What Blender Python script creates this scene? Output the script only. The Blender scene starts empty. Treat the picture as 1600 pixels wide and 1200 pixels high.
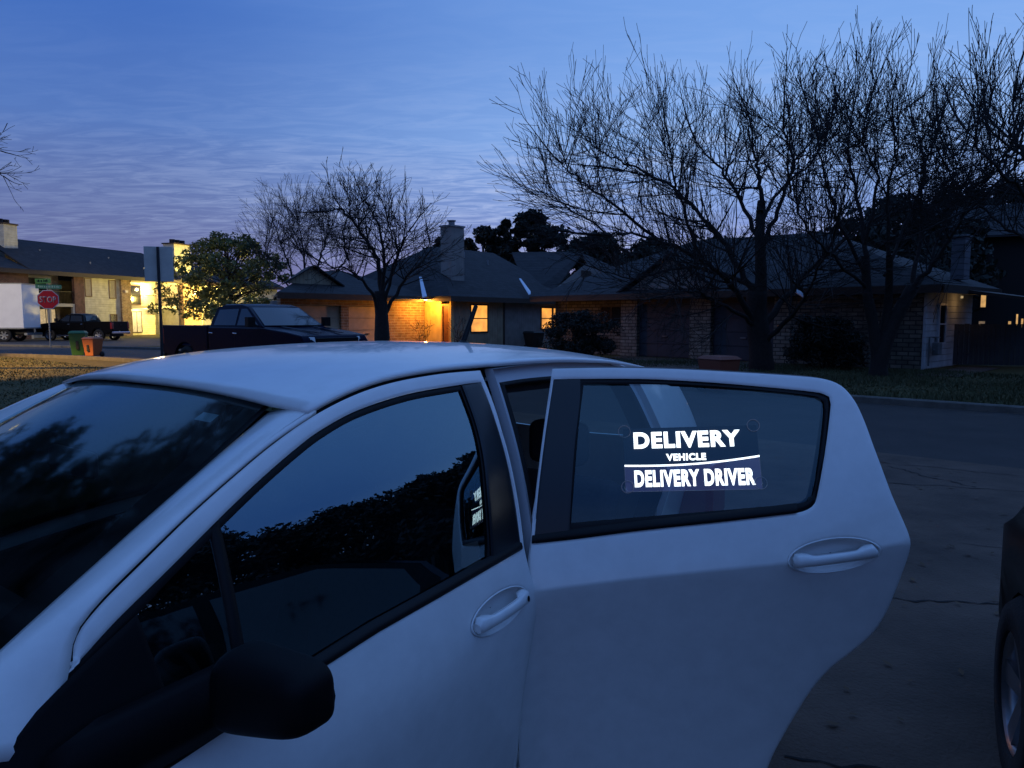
import bpy, bmesh, math, random
import numpy as np
from mathutils import Vector, Matrix
from mathutils.geometry import delaunay_2d_cdt
R = math.radians
PI = math.pi
sc = bpy.context.scene
C = sc.collection
# ------------------------------------------------------------------ camera, sky, exposure
FPX, HOR, CAMH = 1164.0, 497.0, 1.62
PITCH = math.atan((600 - HOR) / FPX)
cam_d = bpy.data.cameras.new('camera'); cam = bpy.data.objects.new('camera', cam_d); C.objects.link(cam)
cam.location = (0, 0, CAMH); cam.rotation_euler = (PI / 2 - PITCH, 0, 0)
cam_d.sensor_width = 36; cam_d.lens = FPX / 1600 * 36; cam_d.clip_start = 0.05; cam_d.clip_end = 3000
sc.camera = cam
sc.view_settings.view_transform = 'Standard'; sc.view_settings.look = 'None'
sc.view_settings.exposure = 0; sc.view_settings.gamma = 1
sc.cycles.use_denoising = True
sc.cycles.max_bounces = 8; sc.cycles.transparent_max_bounces = 24
sc.cycles.sample_clamp_indirect = 3

def srgb(r, g, b, a=1):
    def l(c):
        c /= 255.0
        return c / 12.92 if c <= .04045 else ((c + .055) / 1.055) ** 2.4
    return (l(r), l(g), l(b), a)

def ramp(nt, pts, interp='LINEAR'):
    n = nt.nodes.new('ShaderNodeValToRGB'); cr = n.color_ramp; cr.interpolation = interp
    while len(cr.elements) < len(pts): cr.elements.new(0.5)
    for e, (p_, c_) in zip(cr.elements, pts): e.position = p_; e.color = c_
    return n

world = bpy.data.worlds.new("World"); sc.world = world; world.use_nodes = True
def build_world():
    nt = world.node_tree; nt.nodes.clear(); N = nt.nodes.new; L = nt.links.new
    tc = N('ShaderNodeTexCoord'); sep = N('ShaderNodeSeparateXYZ'); L(tc.outputs['Generated'], sep.inputs[0])
    # dusk gradient by elevation (z = sin of elevation)
    asin = N('ShaderNodeMath'); asin.operation = 'ARCSINE'; L(sep.outputs['Z'], asin.inputs[0])
    el = N('ShaderNodeMath'); el.operation = 'MULTIPLY'; L(asin.outputs[0], el.inputs[0]); el.inputs[1].default_value = 2 / PI
    # 0 = horizon, 1 = zenith
    k = 1 / 90
    left = ramp(nt, [(0, srgb(96, 92, 138)), (4 * k, srgb(104, 111, 158)), (9 * k, srgb(98, 120, 176)), (13 * k, srgb(84, 121, 190)), (20 * k, srgb(66, 110, 190)), (38 * k, srgb(94, 142, 220)), (1, srgb(98, 146, 222))])
    right = ramp(nt, [(0, srgb(142, 130, 178)), (4 * k, srgb(134, 138, 198)), (8 * k, srgb(130, 162, 226)), (13 * k, srgb(140, 182, 244)), (20 * k, srgb(122, 168, 236)), (38 * k, srgb(112, 160, 236)), (1, srgb(98, 146, 222))])
    L(el.outputs[0], left.inputs[0]); L(el.outputs[0], right.inputs[0])
    # azimuth factor: bright side to the right of the view (x), smooth
    az = N('ShaderNodeVectorMath'); az.operation = 'DOT_PRODUCT'; L(tc.outputs['Generated'], az.inputs[0]); az.inputs[1].default_value = (0.55, 0.83, 0)
    mr = N('ShaderNodeMapRange'); mr.interpolation_type = 'SMOOTHSTEP'; L(az.outputs['Value'], mr.inputs[0])
    mr.inputs[1].default_value = 0.45; mr.inputs[2].default_value = 1.0
    mix = N('ShaderNodeMix'); mix.data_type = 'RGBA'; L(mr.outputs[0], mix.inputs[0]); L(left.outputs[0], mix.inputs[6]); L(right.outputs[0], mix.inputs[7])
    # streaky altocumulus: project the direction on a flat cloud layer
    zz = N('ShaderNodeMath'); zz.operation = 'ADD'; L(sep.outputs['Z'], zz.inputs[0]); zz.inputs[1].default_value = 0.06
    dx = N('ShaderNodeMath'); dx.operation = 'DIVIDE'; L(sep.outputs['X'], dx.inputs[0]); L(zz.outputs[0], dx.inputs[1])
    dy = N('ShaderNodeMath'); dy.operation = 'DIVIDE'; L(sep.outputs['Y'], dy.inputs[0]); L(zz.outputs[0], dy.inputs[1])
    cb = N('ShaderNodeCombineXYZ'); L(dx.outputs[0], cb.inputs[0]); L(dy.outputs[0], cb.inputs[1])
    mp = N('ShaderNodeMapping'); L(cb.outputs[0], mp.inputs[0]); mp.inputs['Rotation'].default_value = (0, 0, R(9)); mp.inputs['Scale'].default_value = (1.9, 4.6, 1)
    n1 = N('ShaderNodeTexNoise'); L(mp.outputs[0], n1.inputs['Vector']); n1.inputs['Scale'].default_value = 1.7; n1.inputs['Detail'].default_value = 7; n1.inputs['Roughness'].default_value = .62; n1.inputs['Distortion'].default_value = 1.1
    mp2 = N('ShaderNodeMapping'); L(cb.outputs[0], mp2.inputs[0]); mp2.inputs['Scale'].default_value = (.28, .28, 1); mp2.inputs['Location'].default_value = (3.3, 1.2, 0)
    n2 = N('ShaderNodeTexNoise'); L(mp2.outputs[0], n2.inputs['Vector']); n2.inputs['Scale'].default_value = 1; n2.inputs['Detail'].default_value = 3
    r1 = ramp(nt, [(.42, (0, 0, 0, 1)), (.66, (1, 1, 1, 1))]); L(n1.outputs[0], r1.inputs[0])
    r2 = ramp(nt, [(.30, (0, 0, 0, 1)), (.56, (1, 1, 1, 1))]); L(n2.outputs[0], r2.inputs[0])
    band = ramp(nt, [(0, (.25, .25, .25, 1)), (3 * k, (.5, .5, .5, 1)), (6 * k, (1, 1, 1, 1)), (10 * k, (.75, .75, .75, 1)), (13.5 * k, (.26, .26, .26, 1)), (19 * k, (.07, .07, .07, 1)), (1, (.04, .04, .04, 1))]); L(el.outputs[0], band.inputs[0])
    m1 = N('ShaderNodeMath'); m1.operation = 'MULTIPLY'; L(r1.outputs[0], m1.inputs[0]); L(r2.outputs[0], m1.inputs[1])
    m2 = N('ShaderNodeMath'); m2.operation = 'MULTIPLY'; L(m1.outputs[0], m2.inputs[0]); L(band.outputs[0], m2.inputs[1])
    fade = N('ShaderNodeMapRange'); L(az.outputs['Value'], fade.inputs[0]); fade.inputs[1].default_value = .55; fade.inputs[2].default_value = .92; fade.inputs[3].default_value = .5; fade.inputs[4].default_value = 1.15
    m2b = N('ShaderNodeMath'); m2b.operation = 'MULTIPLY'; L(m2.outputs[0], m2b.inputs[0]); L(fade.outputs[0], m2b.inputs[1]); m2 = m2b
    cl = N('ShaderNodeMix'); cl.data_type = 'RGBA'; cl.blend_type = 'MIX'
    cm = N('ShaderNodeMath'); cm.operation = 'MULTIPLY'; L(m2.outputs[0], cm.inputs[0]); cm.inputs[1].default_value = .68
    L(cm.outputs[0], cl.inputs[0]); L(mix.outputs[2], cl.inputs[6]); cl.inputs[7].default_value = srgb(190, 204, 240)
    # darker mauve cloud banks between the streaks
    r3 = ramp(nt, [(.35, (1, 1, 1, 1)), (.55, (0, 0, 0, 1))]); L(n1.outputs[0], r3.inputs[0])
    m3 = N('ShaderNodeMath'); m3.operation = 'MULTIPLY'; L(r3.outputs[0], m3.inputs[0]); L(band.outputs[0], m3.inputs[1])
    m4 = N('ShaderNodeMath'); m4.operation = 'MULTIPLY'; L(m3.outputs[0], m4.inputs[0]); m4.inputs[1].default_value = .2
    dk = N('ShaderNodeMix'); dk.data_type = 'RGBA'; L(m4.outputs[0], dk.inputs[0]); L(cl.outputs[2], dk.inputs[6]); dk.inputs[7].default_value = srgb(96, 102, 156)
    # a little of the physical sky for the upper dome
    sky = N('ShaderNodeTexSky'); sky.sky_type = 'NISHITA'; sky.sun_disc = False; sky.sun_elevation = R(-3); sky.sun_rotation = R(40)
    add = N('ShaderNodeMix'); add.data_type = 'RGBA'; add.blend_type = 'ADD'; add.inputs[0].default_value = .05
    L(dk.outputs[2], add.inputs[6]); L(sky.outputs[0], add.inputs[7])
    bg = N('ShaderNodeBackground'); L(add.outputs[2], bg.inputs[0]); bg.inputs[1].default_value = 1.0
    out = N('ShaderNodeOutputWorld'); L(bg.outputs[0], out.inputs[0])
build_world()

# ------------------------------------------------------------------ helpers
def tag(o, label=None, cat=None, group=None, kind=None):
    if label: o['label'] = label
    if cat: o['category'] = cat
    if group: o['group'] = group
    if kind: o['kind'] = kind
    return o

def empty(name, loc=(0, 0, 0), rz=0, label=None, cat=None, group=None):
    o = bpy.data.objects.new(name, None); C.objects.link(o); o.location = loc; o.rotation_euler = (0, 0, rz)
    o.empty_display_size = .2
    return tag(o, label, cat, group)

def copy_tree(o, parent=None):
    c = o.copy(); C.objects.link(c)
    if parent is not None: c.parent = parent
    for ch in list(o.children): copy_tree(ch, c)
    return c

def at(px, py, Y):
    """world point seen at photo pixel (px, py) at forward distance Y"""
    x = (px - 800) / FPX; y = (600 - py) / FPX
    d = (x, math.cos(PITCH) + y * math.sin(PITCH), -math.sin(PITCH) + y * math.cos(PITCH))
    t = Y / d[1]
    return Vector((d[0] * t, Y, CAMH + d[2] * t))

class MB:
    def __init__(s): s.v = []; s.f = []; s.sm = []
    def add(s, vs, fs, smooth=False):
        o = len(s.v); s.v += [tuple(v) for v in vs]
        for f in fs: s.f.append(tuple(i + o for i in f)); s.sm.append(smooth)
        return s
    def box(s, x0, x1, y0, y1, z0, z1):
        v = [(x, y, z) for z in (z0, z1) for y in (y0, y1) for x in (x0, x1)]
        return s.add(v, [(0, 2, 3, 1), (4, 5, 7, 6), (0, 1, 5, 4), (2, 6, 7, 3), (0, 4, 6, 2), (1, 3, 7, 5)])
    def frustum(s, b, t, z0, z1):
        (x0, x1, y0, y1), (X0, X1, Y0, Y1) = b, t
        v = [(x0, y0, z0), (x1, y0, z0), (x1, y1, z0), (x0, y1, z0), (X0, Y0, z1), (X1, Y0, z1), (X1, Y1, z1), (X0, Y1, z1)]
        return s.add(v, [(3, 2, 1, 0), (4, 5, 6, 7), (0, 1, 5, 4), (1, 2, 6, 5), (2, 3, 7, 6), (3, 0, 4, 7)])
    def poly(s, pts): return s.add(pts, [tuple(range(len(pts)))])
    def slab(s, pts, off):
        """polygon with thickness: off is a vector"""
        n = len(pts); off = Vector(off); a = [Vector(p) for p in pts]; b = [p + off for p in a]
        fs = [tuple(range(n)), tuple(range(2 * n - 1, n - 1, -1))] + [(i, i + n, (i + 1) % n + n, (i + 1) % n) for i in range(n)]
        return s.add(a + b, fs)
    def tube(s, pts, rad, n=8, caps=True, smooth=True):
        pts = [Vector(p) for p in pts]
        if not hasattr(rad, '__len__'): rad = [rad] * len(pts)
        rings = []; ref = None
        for i, p in enumerate(pts):
            d = (pts[min(i + 1, len(pts) - 1)] - pts[max(i - 1, 0)])
            if d.length < 1e-9: d = Vector((0, 0, 1))
            d.normalize()
            if ref is None:
                ref = Vector((1, 0, 0)) if abs(d.x) < .8 else Vector((0, 1, 0))
            u = (ref - d * ref.dot(d)); u.normalize(); w = d.cross(u); ref = u
            rings.append([p + (u * math.cos(2 * PI * k / n) + w * math.sin(2 * PI * k / n)) * rad[i] for k in range(n)])
        vs = [v for r_ in rings for v in r_]; fs = []
        for i in range(len(pts) - 1):
            for k in range(n):
                a = i * n + k; b = i * n + (k + 1) % n
                fs.append((a, b, b + n, a + n))
        s.add(vs, fs, smooth)
        if caps:
            s.add(rings[0], [tuple(range(n - 1, -1, -1))]); s.add(rings[-1], [tuple(range(n))])
        return s
    def grid(s, rows, smooth=True, close=False):
        m = len(rows[0]); vs = [v for r_ in rows for v in r_]; fs = []
        for i in range(len(rows) - 1):
            for k in range(m if close else m - 1):
                fs.append((i * m + k, i * m + (k + 1) % m, (i + 1) * m + (k + 1) % m, (i + 1) * m + k))
        return s.add(vs, fs, smooth)
    def disc(s, c, ax, r, n=24):
        ax = Vector(ax).normalized(); ref = Vector((0, 0, 1)) if abs(ax.z) < .8 else Vector((1, 0, 0))
        u = ax.cross(ref).normalized(); w = ax.cross(u)
        c = Vector(c)
        return s.add([c + (u * math.cos(2 * PI * k / n) + w * math.sin(2 * PI * k / n)) * r for k in range(n)], [tuple(range(n))])
    def lathe(s, prof, c, ax, n=28):
        """prof: list of (r, h) along the axis"""
        ax = Vector(ax).normalized(); ref = Vector((0, 0, 1)) if abs(ax.z) < .8 else Vector((1, 0, 0))
        u = ax.cross(ref).normalized(); w = ax.cross(u); c = Vector(c)
        rows = [[c + ax * h + (u * math.cos(2 * PI * k / n) + w * math.sin(2 * PI * k / n)) * r for k in range(n)] for r, h in prof]
        return s.grid(rows, True, True)
    def build(s, name, mat, parent=None, bevel=0, solid=0, subs=0):
        me = bpy.data.meshes.new(name); me.from_pydata([tuple(v) for v in s.v], [], s.f); me.update()
        me.polygons.foreach_set('use_smooth', s.sm if len(s.sm) == len(me.polygons) else [False] * len(me.polygons))
        if isinstance(mat, (list, tuple)):
            for m in mat: me.materials.append(m)
        else: me.materials.append(mat)
        o = bpy.data.objects.new(name, me); C.objects.link(o)
        if parent is not None: o.parent = parent
        if solid:
            md = o.modifiers.new('solid', 'SOLIDIFY'); md.thickness = solid; md.offset = -1
        if bevel:
            md = o.modifiers.new('bevel', 'BEVEL'); md.width = bevel; md.segments = 3; md.limit_method = 'ANGLE'; md.angle_limit = R(35)
            md.harden_normals = False
            me.polygons.foreach_set('use_smooth', [True] * len(me.polygons))
            md2 = o.modifiers.new('wn', 'WEIGHTED_NORMAL'); md2.keep_sharp = True
        return o

def np_mesh(name, V, F, mat, parent=None, smooth=True):
    """V (n,3) array, F (m,k) array"""
    me = bpy.data.meshes.new(name); V = np.asarray(V, dtype=np.float32); F = np.asarray(F, dtype=np.int32)
    k = F.shape[1]
    me.vertices.add(len(V)); me.vertices.foreach_set('co', V.ravel())
    me.loops.add(F.size); me.loops.foreach_set('vertex_index', F.ravel())
    me.polygons.add(len(F)); me.polygons.foreach_set('loop_start', np.arange(0, F.size, k, dtype=np.int32))
    me.polygons.foreach_set('use_smooth', np.full(len(F), smooth))
    me.update(calc_edges=True); me.validate()
    me.materials.append(mat); o = bpy.data.objects.new(name, me); C.objects.link(o)
    if parent is not None: o.parent = parent
    return o

# ------------------------------------------------------------------ materials
MATS = {}
def mat(name, col, rough=.6, metal=0, coat=0, emit=None, estr=0, noise=0, nscale=5, bump=0, bscale=60, spec=.5):
    if name in MATS: return MATS[name]
    m = bpy.data.materials.new(name); m.use_nodes = True; nt = m.node_tree; b = nt.nodes['Principled BSDF']
    c = tuple(col[:3]) + (1,)
    b.inputs['Base Color'].default_value = c; b.inputs['Roughness'].default_value = rough; b.inputs['Metallic'].default_value = metal
    b.inputs['Coat Weight'].default_value = coat; b.inputs['Coat Roughness'].default_value = .06; b.inputs['Specular IOR Level'].default_value = spec
    if emit: b.inputs['Emission Color'].default_value = tuple(emit[:3]) + (1,); b.inputs['Emission Strength'].default_value = estr
    tc = nt.nodes.new('ShaderNodeTexCoord')
    if noise:
        n = nt.nodes.new('ShaderNodeTexNoise'); n.inputs['Scale'].default_value = nscale; n.inputs['Detail'].default_value = 8; n.inputs['Roughness'].default_value = .65
        nt.links.new(tc.outputs['Object'], n.inputs['Vector'])
        lo = tuple(max(0, x * (1 - noise)) for x in c[:3]) + (1,); hi = tuple(min(1, x * (1 + noise)) for x in c[:3]) + (1,)
        rp = ramp(nt, [(.3, lo), (.7, hi)]); nt.links.new(n.outputs[0], rp.inputs[0]); nt.links.new(rp.outputs[0], b.inputs['Base Color'])
    if bump:
        n2 = nt.nodes.new('ShaderNodeTexNoise'); n2.inputs['Scale'].default_value = bscale; n2.inputs['Detail'].default_value = 5
        nt.links.new(tc.outputs['Object'], n2.inputs['Vector'])
        bp = nt.nodes.new('ShaderNodeBump'); bp.inputs['Strength'].default_value = bump; bp.inputs['Distance'].default_value = .02
        nt.links.new(n2.outputs[0], bp.inputs['Height']); nt.links.new(bp.outputs[0], b.inputs['Normal'])
    MATS[name] = m
    return m

def glass(name, tint=(.5, .6, .62), ior=1.7, rough=.02, film=None):
    """thin car or window pane: fresnel mix of a tinted transparent and a mirror-like reflection"""
    m = bpy.data.materials.new(name); m.use_nodes = True; nt = m.node_tree; nt.nodes.clear(); N = nt.nodes.new
    tr = N('ShaderNodeBsdfTransparent'); tr.inputs[0].default_value = tuple(tint) + (1,)
    gl = N('ShaderNodeBsdfGlossy'); gl.inputs['Roughness'].default_value = rough; gl.inputs[0].default_value = (.72, .96, 1, 1)
    fr = N('ShaderNodeFresnel'); geo = N('ShaderNodeNewGeometry'); im = N('ShaderNodeMix'); im.data_type = 'FLOAT'   # same reflectance from both sides of a thin pane
    im.inputs[2].default_value = ior; im.inputs[3].default_value = 1 / ior
    nt.links.new(geo.outputs['Backfacing'], im.inputs[0]); nt.links.new(im.outputs[0], fr.inputs[0])
    mx = N('ShaderNodeMixShader'); nt.links.new(fr.outputs[0], mx.inputs[0]); nt.links.new(tr.outputs[0], mx.inputs[1]); nt.links.new(gl.outputs[0], mx.inputs[2])
    last = mx
    if film:   # dust film with its own cloudy shape
        df = N('ShaderNodeBsdfDiffuse'); df.inputs[0].default_value = (.55, .55, .55, 1)
        tc = N('ShaderNodeTexCoord'); n = N('ShaderNodeTexNoise'); n.inputs['Scale'].default_value = film[1]; n.inputs['Detail'].default_value = 6; n.inputs['Distortion'].default_value = 1.2
        nt.links.new(tc.outputs['Object'], n.inputs['Vector'])
        rp = ramp(nt, [(.35, (0, 0, 0, 1)), (.8, (film[0],) * 3 + (1,))]); nt.links.new(n.outputs[0], rp.inputs[0])
        m2 = N('ShaderNodeMixShader'); nt.links.new(rp.outputs[0], m2.inputs[0]); nt.links.new(mx.outputs[0], m2.inputs[1]); nt.links.new(df.outputs[0], m2.inputs[2]); last = m2
    o = N('ShaderNodeOutputMaterial'); nt.links.new(last.outputs[0], o.inputs[0])
    return m

def brick(name, c1, c2, mortar, bw=.24, bh=.08, ms=.012, rough=.9, bump=.4, squash=0, bias=0):
    """bricks or stones laid in the wall's own plane: (x+y, z) of object space"""
    m = bpy.data.materials.new(name); m.use_nodes = True; nt = m.node_tree; b = nt.nodes['Principled BSDF']; N = nt.nodes.new; L = nt.links.new
    tc = N('ShaderNodeTexCoord'); s = N('ShaderNodeSeparateXYZ'); L(tc.outputs['Object'], s.inputs[0])
    a = N('ShaderNodeMath'); a.operation = 'ADD'; L(s.outputs[0], a.inputs[0]); L(s.outputs[1], a.inputs[1])
    cb = N('ShaderNodeCombineXYZ'); L(a.outputs[0], cb.inputs[0]); L(s.outputs[2], cb.inputs[1])
    br = N('ShaderNodeTexBrick'); L(cb.outputs[0], br.inputs['Vector'])
    br.inputs['Color1'].default_value = tuple(c1) + (1,); br.inputs['Color2'].default_value = tuple(c2) + (1,); br.inputs['Mortar'].default_value = tuple(mortar) + (1,)
    br.inputs['Scale'].default_value = 1; br.inputs['Brick Width'].default_value = bw; br.inputs['Row Height'].default_value = bh; br.inputs['Mortar Size'].default_value = ms
    br.inputs['Bias'].default_value = bias
    nz = N('ShaderNodeTexNoise'); nz.inputs['Scale'].default_value = 3; nz.inputs['Detail'].default_value = 8; L(tc.outputs['Object'], nz.inputs['Vector'])
    rp = ramp(nt, [(.3, (.6, .6, .6, 1)), (.7, (1.15, 1.15, 1.15, 1))]); L(nz.outputs[0], rp.inputs[0])
    mx = N('ShaderNodeMix'); mx.data_type = 'RGBA'; mx.blend_type = 'MULTIPLY'; mx.inputs[0].default_value = 1; L(br.outputs[0], mx.inputs[6]); L(rp.outputs[0], mx.inputs[7])
    L(mx.outputs[2], b.inputs['Base Color']); b.inputs['Roughness'].default_value = rough
    bp = N('ShaderNodeBump'); bp.inputs['Strength'].default_value = bump; bp.inputs['Distance'].default_value = .02; bp.invert = True
    L(br.outputs['Fac'], bp.inputs['Height']); L(bp.outputs[0], b.inputs['Normal'])
    return m

def siding(name, col, pitch=.15, rough=.7, vertical=False):
    """lapped boards: shadow grooves come from bump"""
    m = bpy.data.materials.new(name); m.use_nodes = True; nt = m.node_tree; b = nt.nodes['Principled BSDF']; N = nt.nodes.new; L = nt.links.new
    tc = N('ShaderNodeTexCoord'); s = N('ShaderNodeSeparateXYZ'); L(tc.outputs['Object'], s.inputs[0])
    src = s.outputs[2]
    if vertical:
        a = N('ShaderNodeMath'); a.operation = 'ADD'; L(s.outputs[0], a.inputs[0]); L(s.outputs[1], a.inputs[1]); src = a.outputs[0]
    d = N('ShaderNodeMath'); d.operation = 'DIVIDE'; L(src, d.inputs[0]); d.inputs[1].default_value = pitch
    fr = N('ShaderNodeMath'); fr.operation = 'FRACT'; L(d.outputs[0], fr.inputs[0])
    rp0 = ramp(nt, [(0, (0, 0, 0, 1)), (.1, (1, 1, 1, 1)), (1, (.4, .4, .4, 1))]); L(fr.outputs[0], rp0.inputs[0])
    bp = N('ShaderNodeBump'); bp.inputs['Strength'].default_value = .9; bp.inputs['Distance'].default_value = .02; L(rp0.outputs[0], bp.inputs['Height']); L(bp.outputs[0], b.inputs['Normal'])
    nz = N('ShaderNodeTexNoise'); nz.inputs['Scale'].default_value = 2.2; nz.inputs['Detail'].default_value = 9; L(tc.outputs['Object'], nz.inputs['Vector'])
    lo = tuple(x * .75 for x in col[:3]) + (1,); hi = tuple(min(1, x * 1.1) for x in col[:3]) + (1,)
    rp = ramp(nt, [(.3, lo), (.65, hi)]); L(nz.outputs[0], rp.inputs[0]); L(rp.outputs[0], b.inputs['Base Color']); b.inputs['Roughness'].default_value = rough
    return m

def emissive(name, col, s, tex=None):
    m = bpy.data.materials.new(name); m.use_nodes = True; nt = m.node_tree; b = nt.nodes['Principled BSDF']
    b.inputs['Base Color'].default_value = (.2, .2, .2, 1); b.inputs['Roughness'].default_value = .3
    b.inputs['Emission Color'].default_value = tuple(col[:3]) + (1,); b.inputs['Emission Strength'].default_value = s
    if tex:
        tc = nt.nodes.new('ShaderNodeTexCoord'); n = nt.nodes.new('ShaderNodeTexNoise'); n.inputs['Scale'].default_value = tex; n.inputs['Detail'].default_value = 4
        nt.links.new(tc.outputs['Object'], n.inputs['Vector'])
        rp = ramp(nt, [(.3, tuple(x * .45 for x in col[:3]) + (1,)), (.7, tuple(col[:3]) + (1,))]); nt.links.new(n.outputs[0], rp.inputs[0]); nt.links.new(rp.outputs[0], b.inputs['Emission Color'])
    return m

M = dict(
    paint=mat('white_paint', (.88, .865, .84), .36, coat=.7, noise=.05, nscale=14, bump=.012, bscale=260),
    black=mat('black_trim', (.007, .007, .008), .5, bump=.05, bscale=400, spec=.25),
    gloss_black=mat('black_applique', (.01, .011, .014), .28),
    rubber=mat('rubber', (.012, .012, .012), .8),
    mirror_black=mat('mirror_plastic', (.004, .004, .005), .55, bump=.12, bscale=700, spec=.14),
    interior=mat('interior_dark', (.02, .02, .022), .85, noise=.2, nscale=20),
    seat=mat('seat_cloth', (.035, .035, .04), .95, noise=.3, nscale=50),
    inner_white=mat('inner_paint', (.6, .61, .64), .45),
    headliner=mat('headliner', (.35, .34, .33), .95),
    chrome=mat('chrome', (.6, .6, .62), .15, metal=1),
    alloy=mat('alloy', (.35, .35, .37), .35, metal=.9),
    mirror=mat('mirror_glass', (.7, .7, .7), .02, metal=1),
    tyre=mat('tyre', (.014, .014, .014), .85, bump=.3, bscale=80),
    navy=mat('dark_blue_paint', (.0006, .004, .020), .25, coat=.0, spec=.08),
    black_paint=mat('black_paint', (.0015, .0015, .002), .3, coat=.0, spec=.12),
    red_lens=mat('red_lens', (.25, .01, .01), .2, coat=1),
    clear_lens=mat('clear_lens', (.5, .5, .5), .15, coat=1),
    steel=mat('galvanised_steel', (.22, .23, .24), .55, metal=.6, noise=.2, nscale=6),
    alu=mat('sign_back', (.80, .74, .66), .5, metal=.0, noise=.12, nscale=4),
    trim=mat('brown_trim', (.045, .028, .02), .7, noise=.2, nscale=8),
    cream_trim=mat('cream_trim', (.5, .46, .36), .7),
    stop_red=mat('stop_red', (.55, .010, .014), .5),
    white_sheet=mat('white_sheeting', (.6, .6, .62), .5),
    concrete=mat('concrete', (.098, .064, .046), .9, noise=.45, nscale=1.1, bump=.6, bscale=55),
    curb=mat('curb_concrete', (.11, .10, .085), .9, noise=.35, nscale=4, bump=.3, bscale=40),
    asphalt=mat('asphalt', (.036, .029, .026), .85, noise=.3, nscale=1.1, bump=.5, bscale=60),
    bark=mat('bark', (.022, .018, .016), .95, noise=.4, nscale=14, bump=.5, bscale=25),
    twig=mat('twig_bark', (.022, .018, .016), .95),
    green_bin=mat('green_plastic', (.035, .13, .035), .5),
    orange_bin=mat('orange_plastic', (.42, .13, .04), .5, noise=.1),
    brown_bin=mat('brown_plastic', (.20, .055, .03), .55),
    dark_bin=mat('dark_plastic', (.02, .022, .02), .6),
    box_white=mat('box_panel_white', (.80, .80, .80), .5, noise=.06, nscale=1.2),
)
M['car_glass'] = glass('car_glass', (.36, .46, .48), 3.3, .0)
M['door_glass'] = glass('rear_door_glass', (.6, .72, .72), 1.75, .0)
M['tint_glass'] = glass('tinted_glass', (.10, .13, .15), 1.75, .0)
M['windshield'] = glass('windshield_glass', (.4, .5, .5), 1.75, .07, film=(.06, 3.2))
M['dark_glass'] = mat('dark_glass', (.006, .008, .012), .05, coat=.5)
M['house_glass'] = mat('dark_house_glass', (.012, .014, .02), .08)
M['brick_tan'] = brick('tan_brick', (.36, .23, .12), (.27, .15, .08), (.42, .36, .26), .42, .12, .016)
M['brick_red'] = brick('red_brick', (.16, .06, .04), (.11, .04, .03), (.2, .17, .15), .24, .08, .01)
M['limestone'] = brick('limestone_block', (.24, .21, .165), (.11, .095, .078), (.05, .044, .038), .36, .14, .018, bump=.8)
M['shingle'] = brick('roof_shingle', (.036, .033, .035), (.022, .021, .023), (.012, .012, .014), .3, .11, .008, bump=.3)
M['cream_siding'] = siding('cream_siding', (.52, .50, .40), .2)
M['grey_siding'] = siding('grey_siding', (.24, .22, .20), .16, vertical=True)
M['tan_siding'] = siding('tan_siding', (.33, .27, .18), .2, vertical=True)
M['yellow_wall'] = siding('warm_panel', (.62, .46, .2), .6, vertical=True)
M['white_siding'] = siding('white_siding', (.5, .52, .54), .2)
M['garage_tan'] = siding('tan_garage_door', (.55, .42, .28), .53)
M['garage_dark'] = siding('dark_garage_door', (.05, .055, .07), .53)
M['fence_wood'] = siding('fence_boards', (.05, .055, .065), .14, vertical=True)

def ground_mat(name, a, b_, c_, s1, s2, bump):
    m = bpy.data.materials.new(name); m.use_nodes = True; nt = m.node_tree; b = nt.nodes['Principled BSDF']; N = nt.nodes.new; L = nt.links.new
    tc = N('ShaderNodeTexCoord')
    n1 = N('ShaderNodeTexNoise'); n1.inputs['Scale'].default_value = s1; n1.inputs['Detail'].default_value = 6; L(tc.outputs['Object'], n1.inputs['Vector'])
    n2 = N('ShaderNodeTexNoise'); n2.inputs['Scale'].default_value = s2; n2.inputs['Detail'].default_value = 8; n2.inputs['Roughness'].default_value = .7; L(tc.outputs['Object'], n2.inputs['Vector'])
    r1 = ramp(nt, [(.35, a), (.65, b_)]); L(n1.outputs[0], r1.inputs[0])
    r2 = ramp(nt, [(.4, (0, 0, 0, 1)), (.7, (1, 1, 1, 1))]); L(n2.outputs[0], r2.inputs[0])
    mx = N('ShaderNodeMix'); mx.data_type = 'RGBA'; L(r2.outputs[0], mx.inputs[0]); L(r1.outputs[0], mx.inputs[6]); mx.inputs[7].default_value = c_
    L(mx.outputs[2], b.inputs['Base Color']); b.inputs['Roughness'].default_value = .95; b.inputs['Specular IOR Level'].default_value = .2
    bp = N('ShaderNodeBump'); bp.inputs['Strength'].default_value = bump; bp.inputs['Distance'].default_value = .05; L(n2.outputs[0], bp.inputs['Height']); L(bp.outputs[0], b.inputs['Normal'])
    return m
M['limestone_pale'] = brick('pale_limestone_block', (.36, .32, .25), (.22, .19, .15), (.08, .07, .06), .36, .14, .018, bump=.8)
M['lawn'] = ground_mat('winter_lawn', (.080, .062, .020, 1), (.042, .040, .012, 1), (.13, .10, .038, 1), .35, 7, .5)
M['blade'] = mat('grass_blade', (.07, .072, .028), .8, noise=.4, nscale=.8)
M['leaf'] = mat('evergreen_leaf', (.03, .042, .018), .6, noise=.5, nscale=3)
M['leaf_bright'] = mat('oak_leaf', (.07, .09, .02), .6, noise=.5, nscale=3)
M['leaf_dark'] = mat('dark_leaf', (.012, .016, .010), .7, noise=.5, nscale=3)
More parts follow.
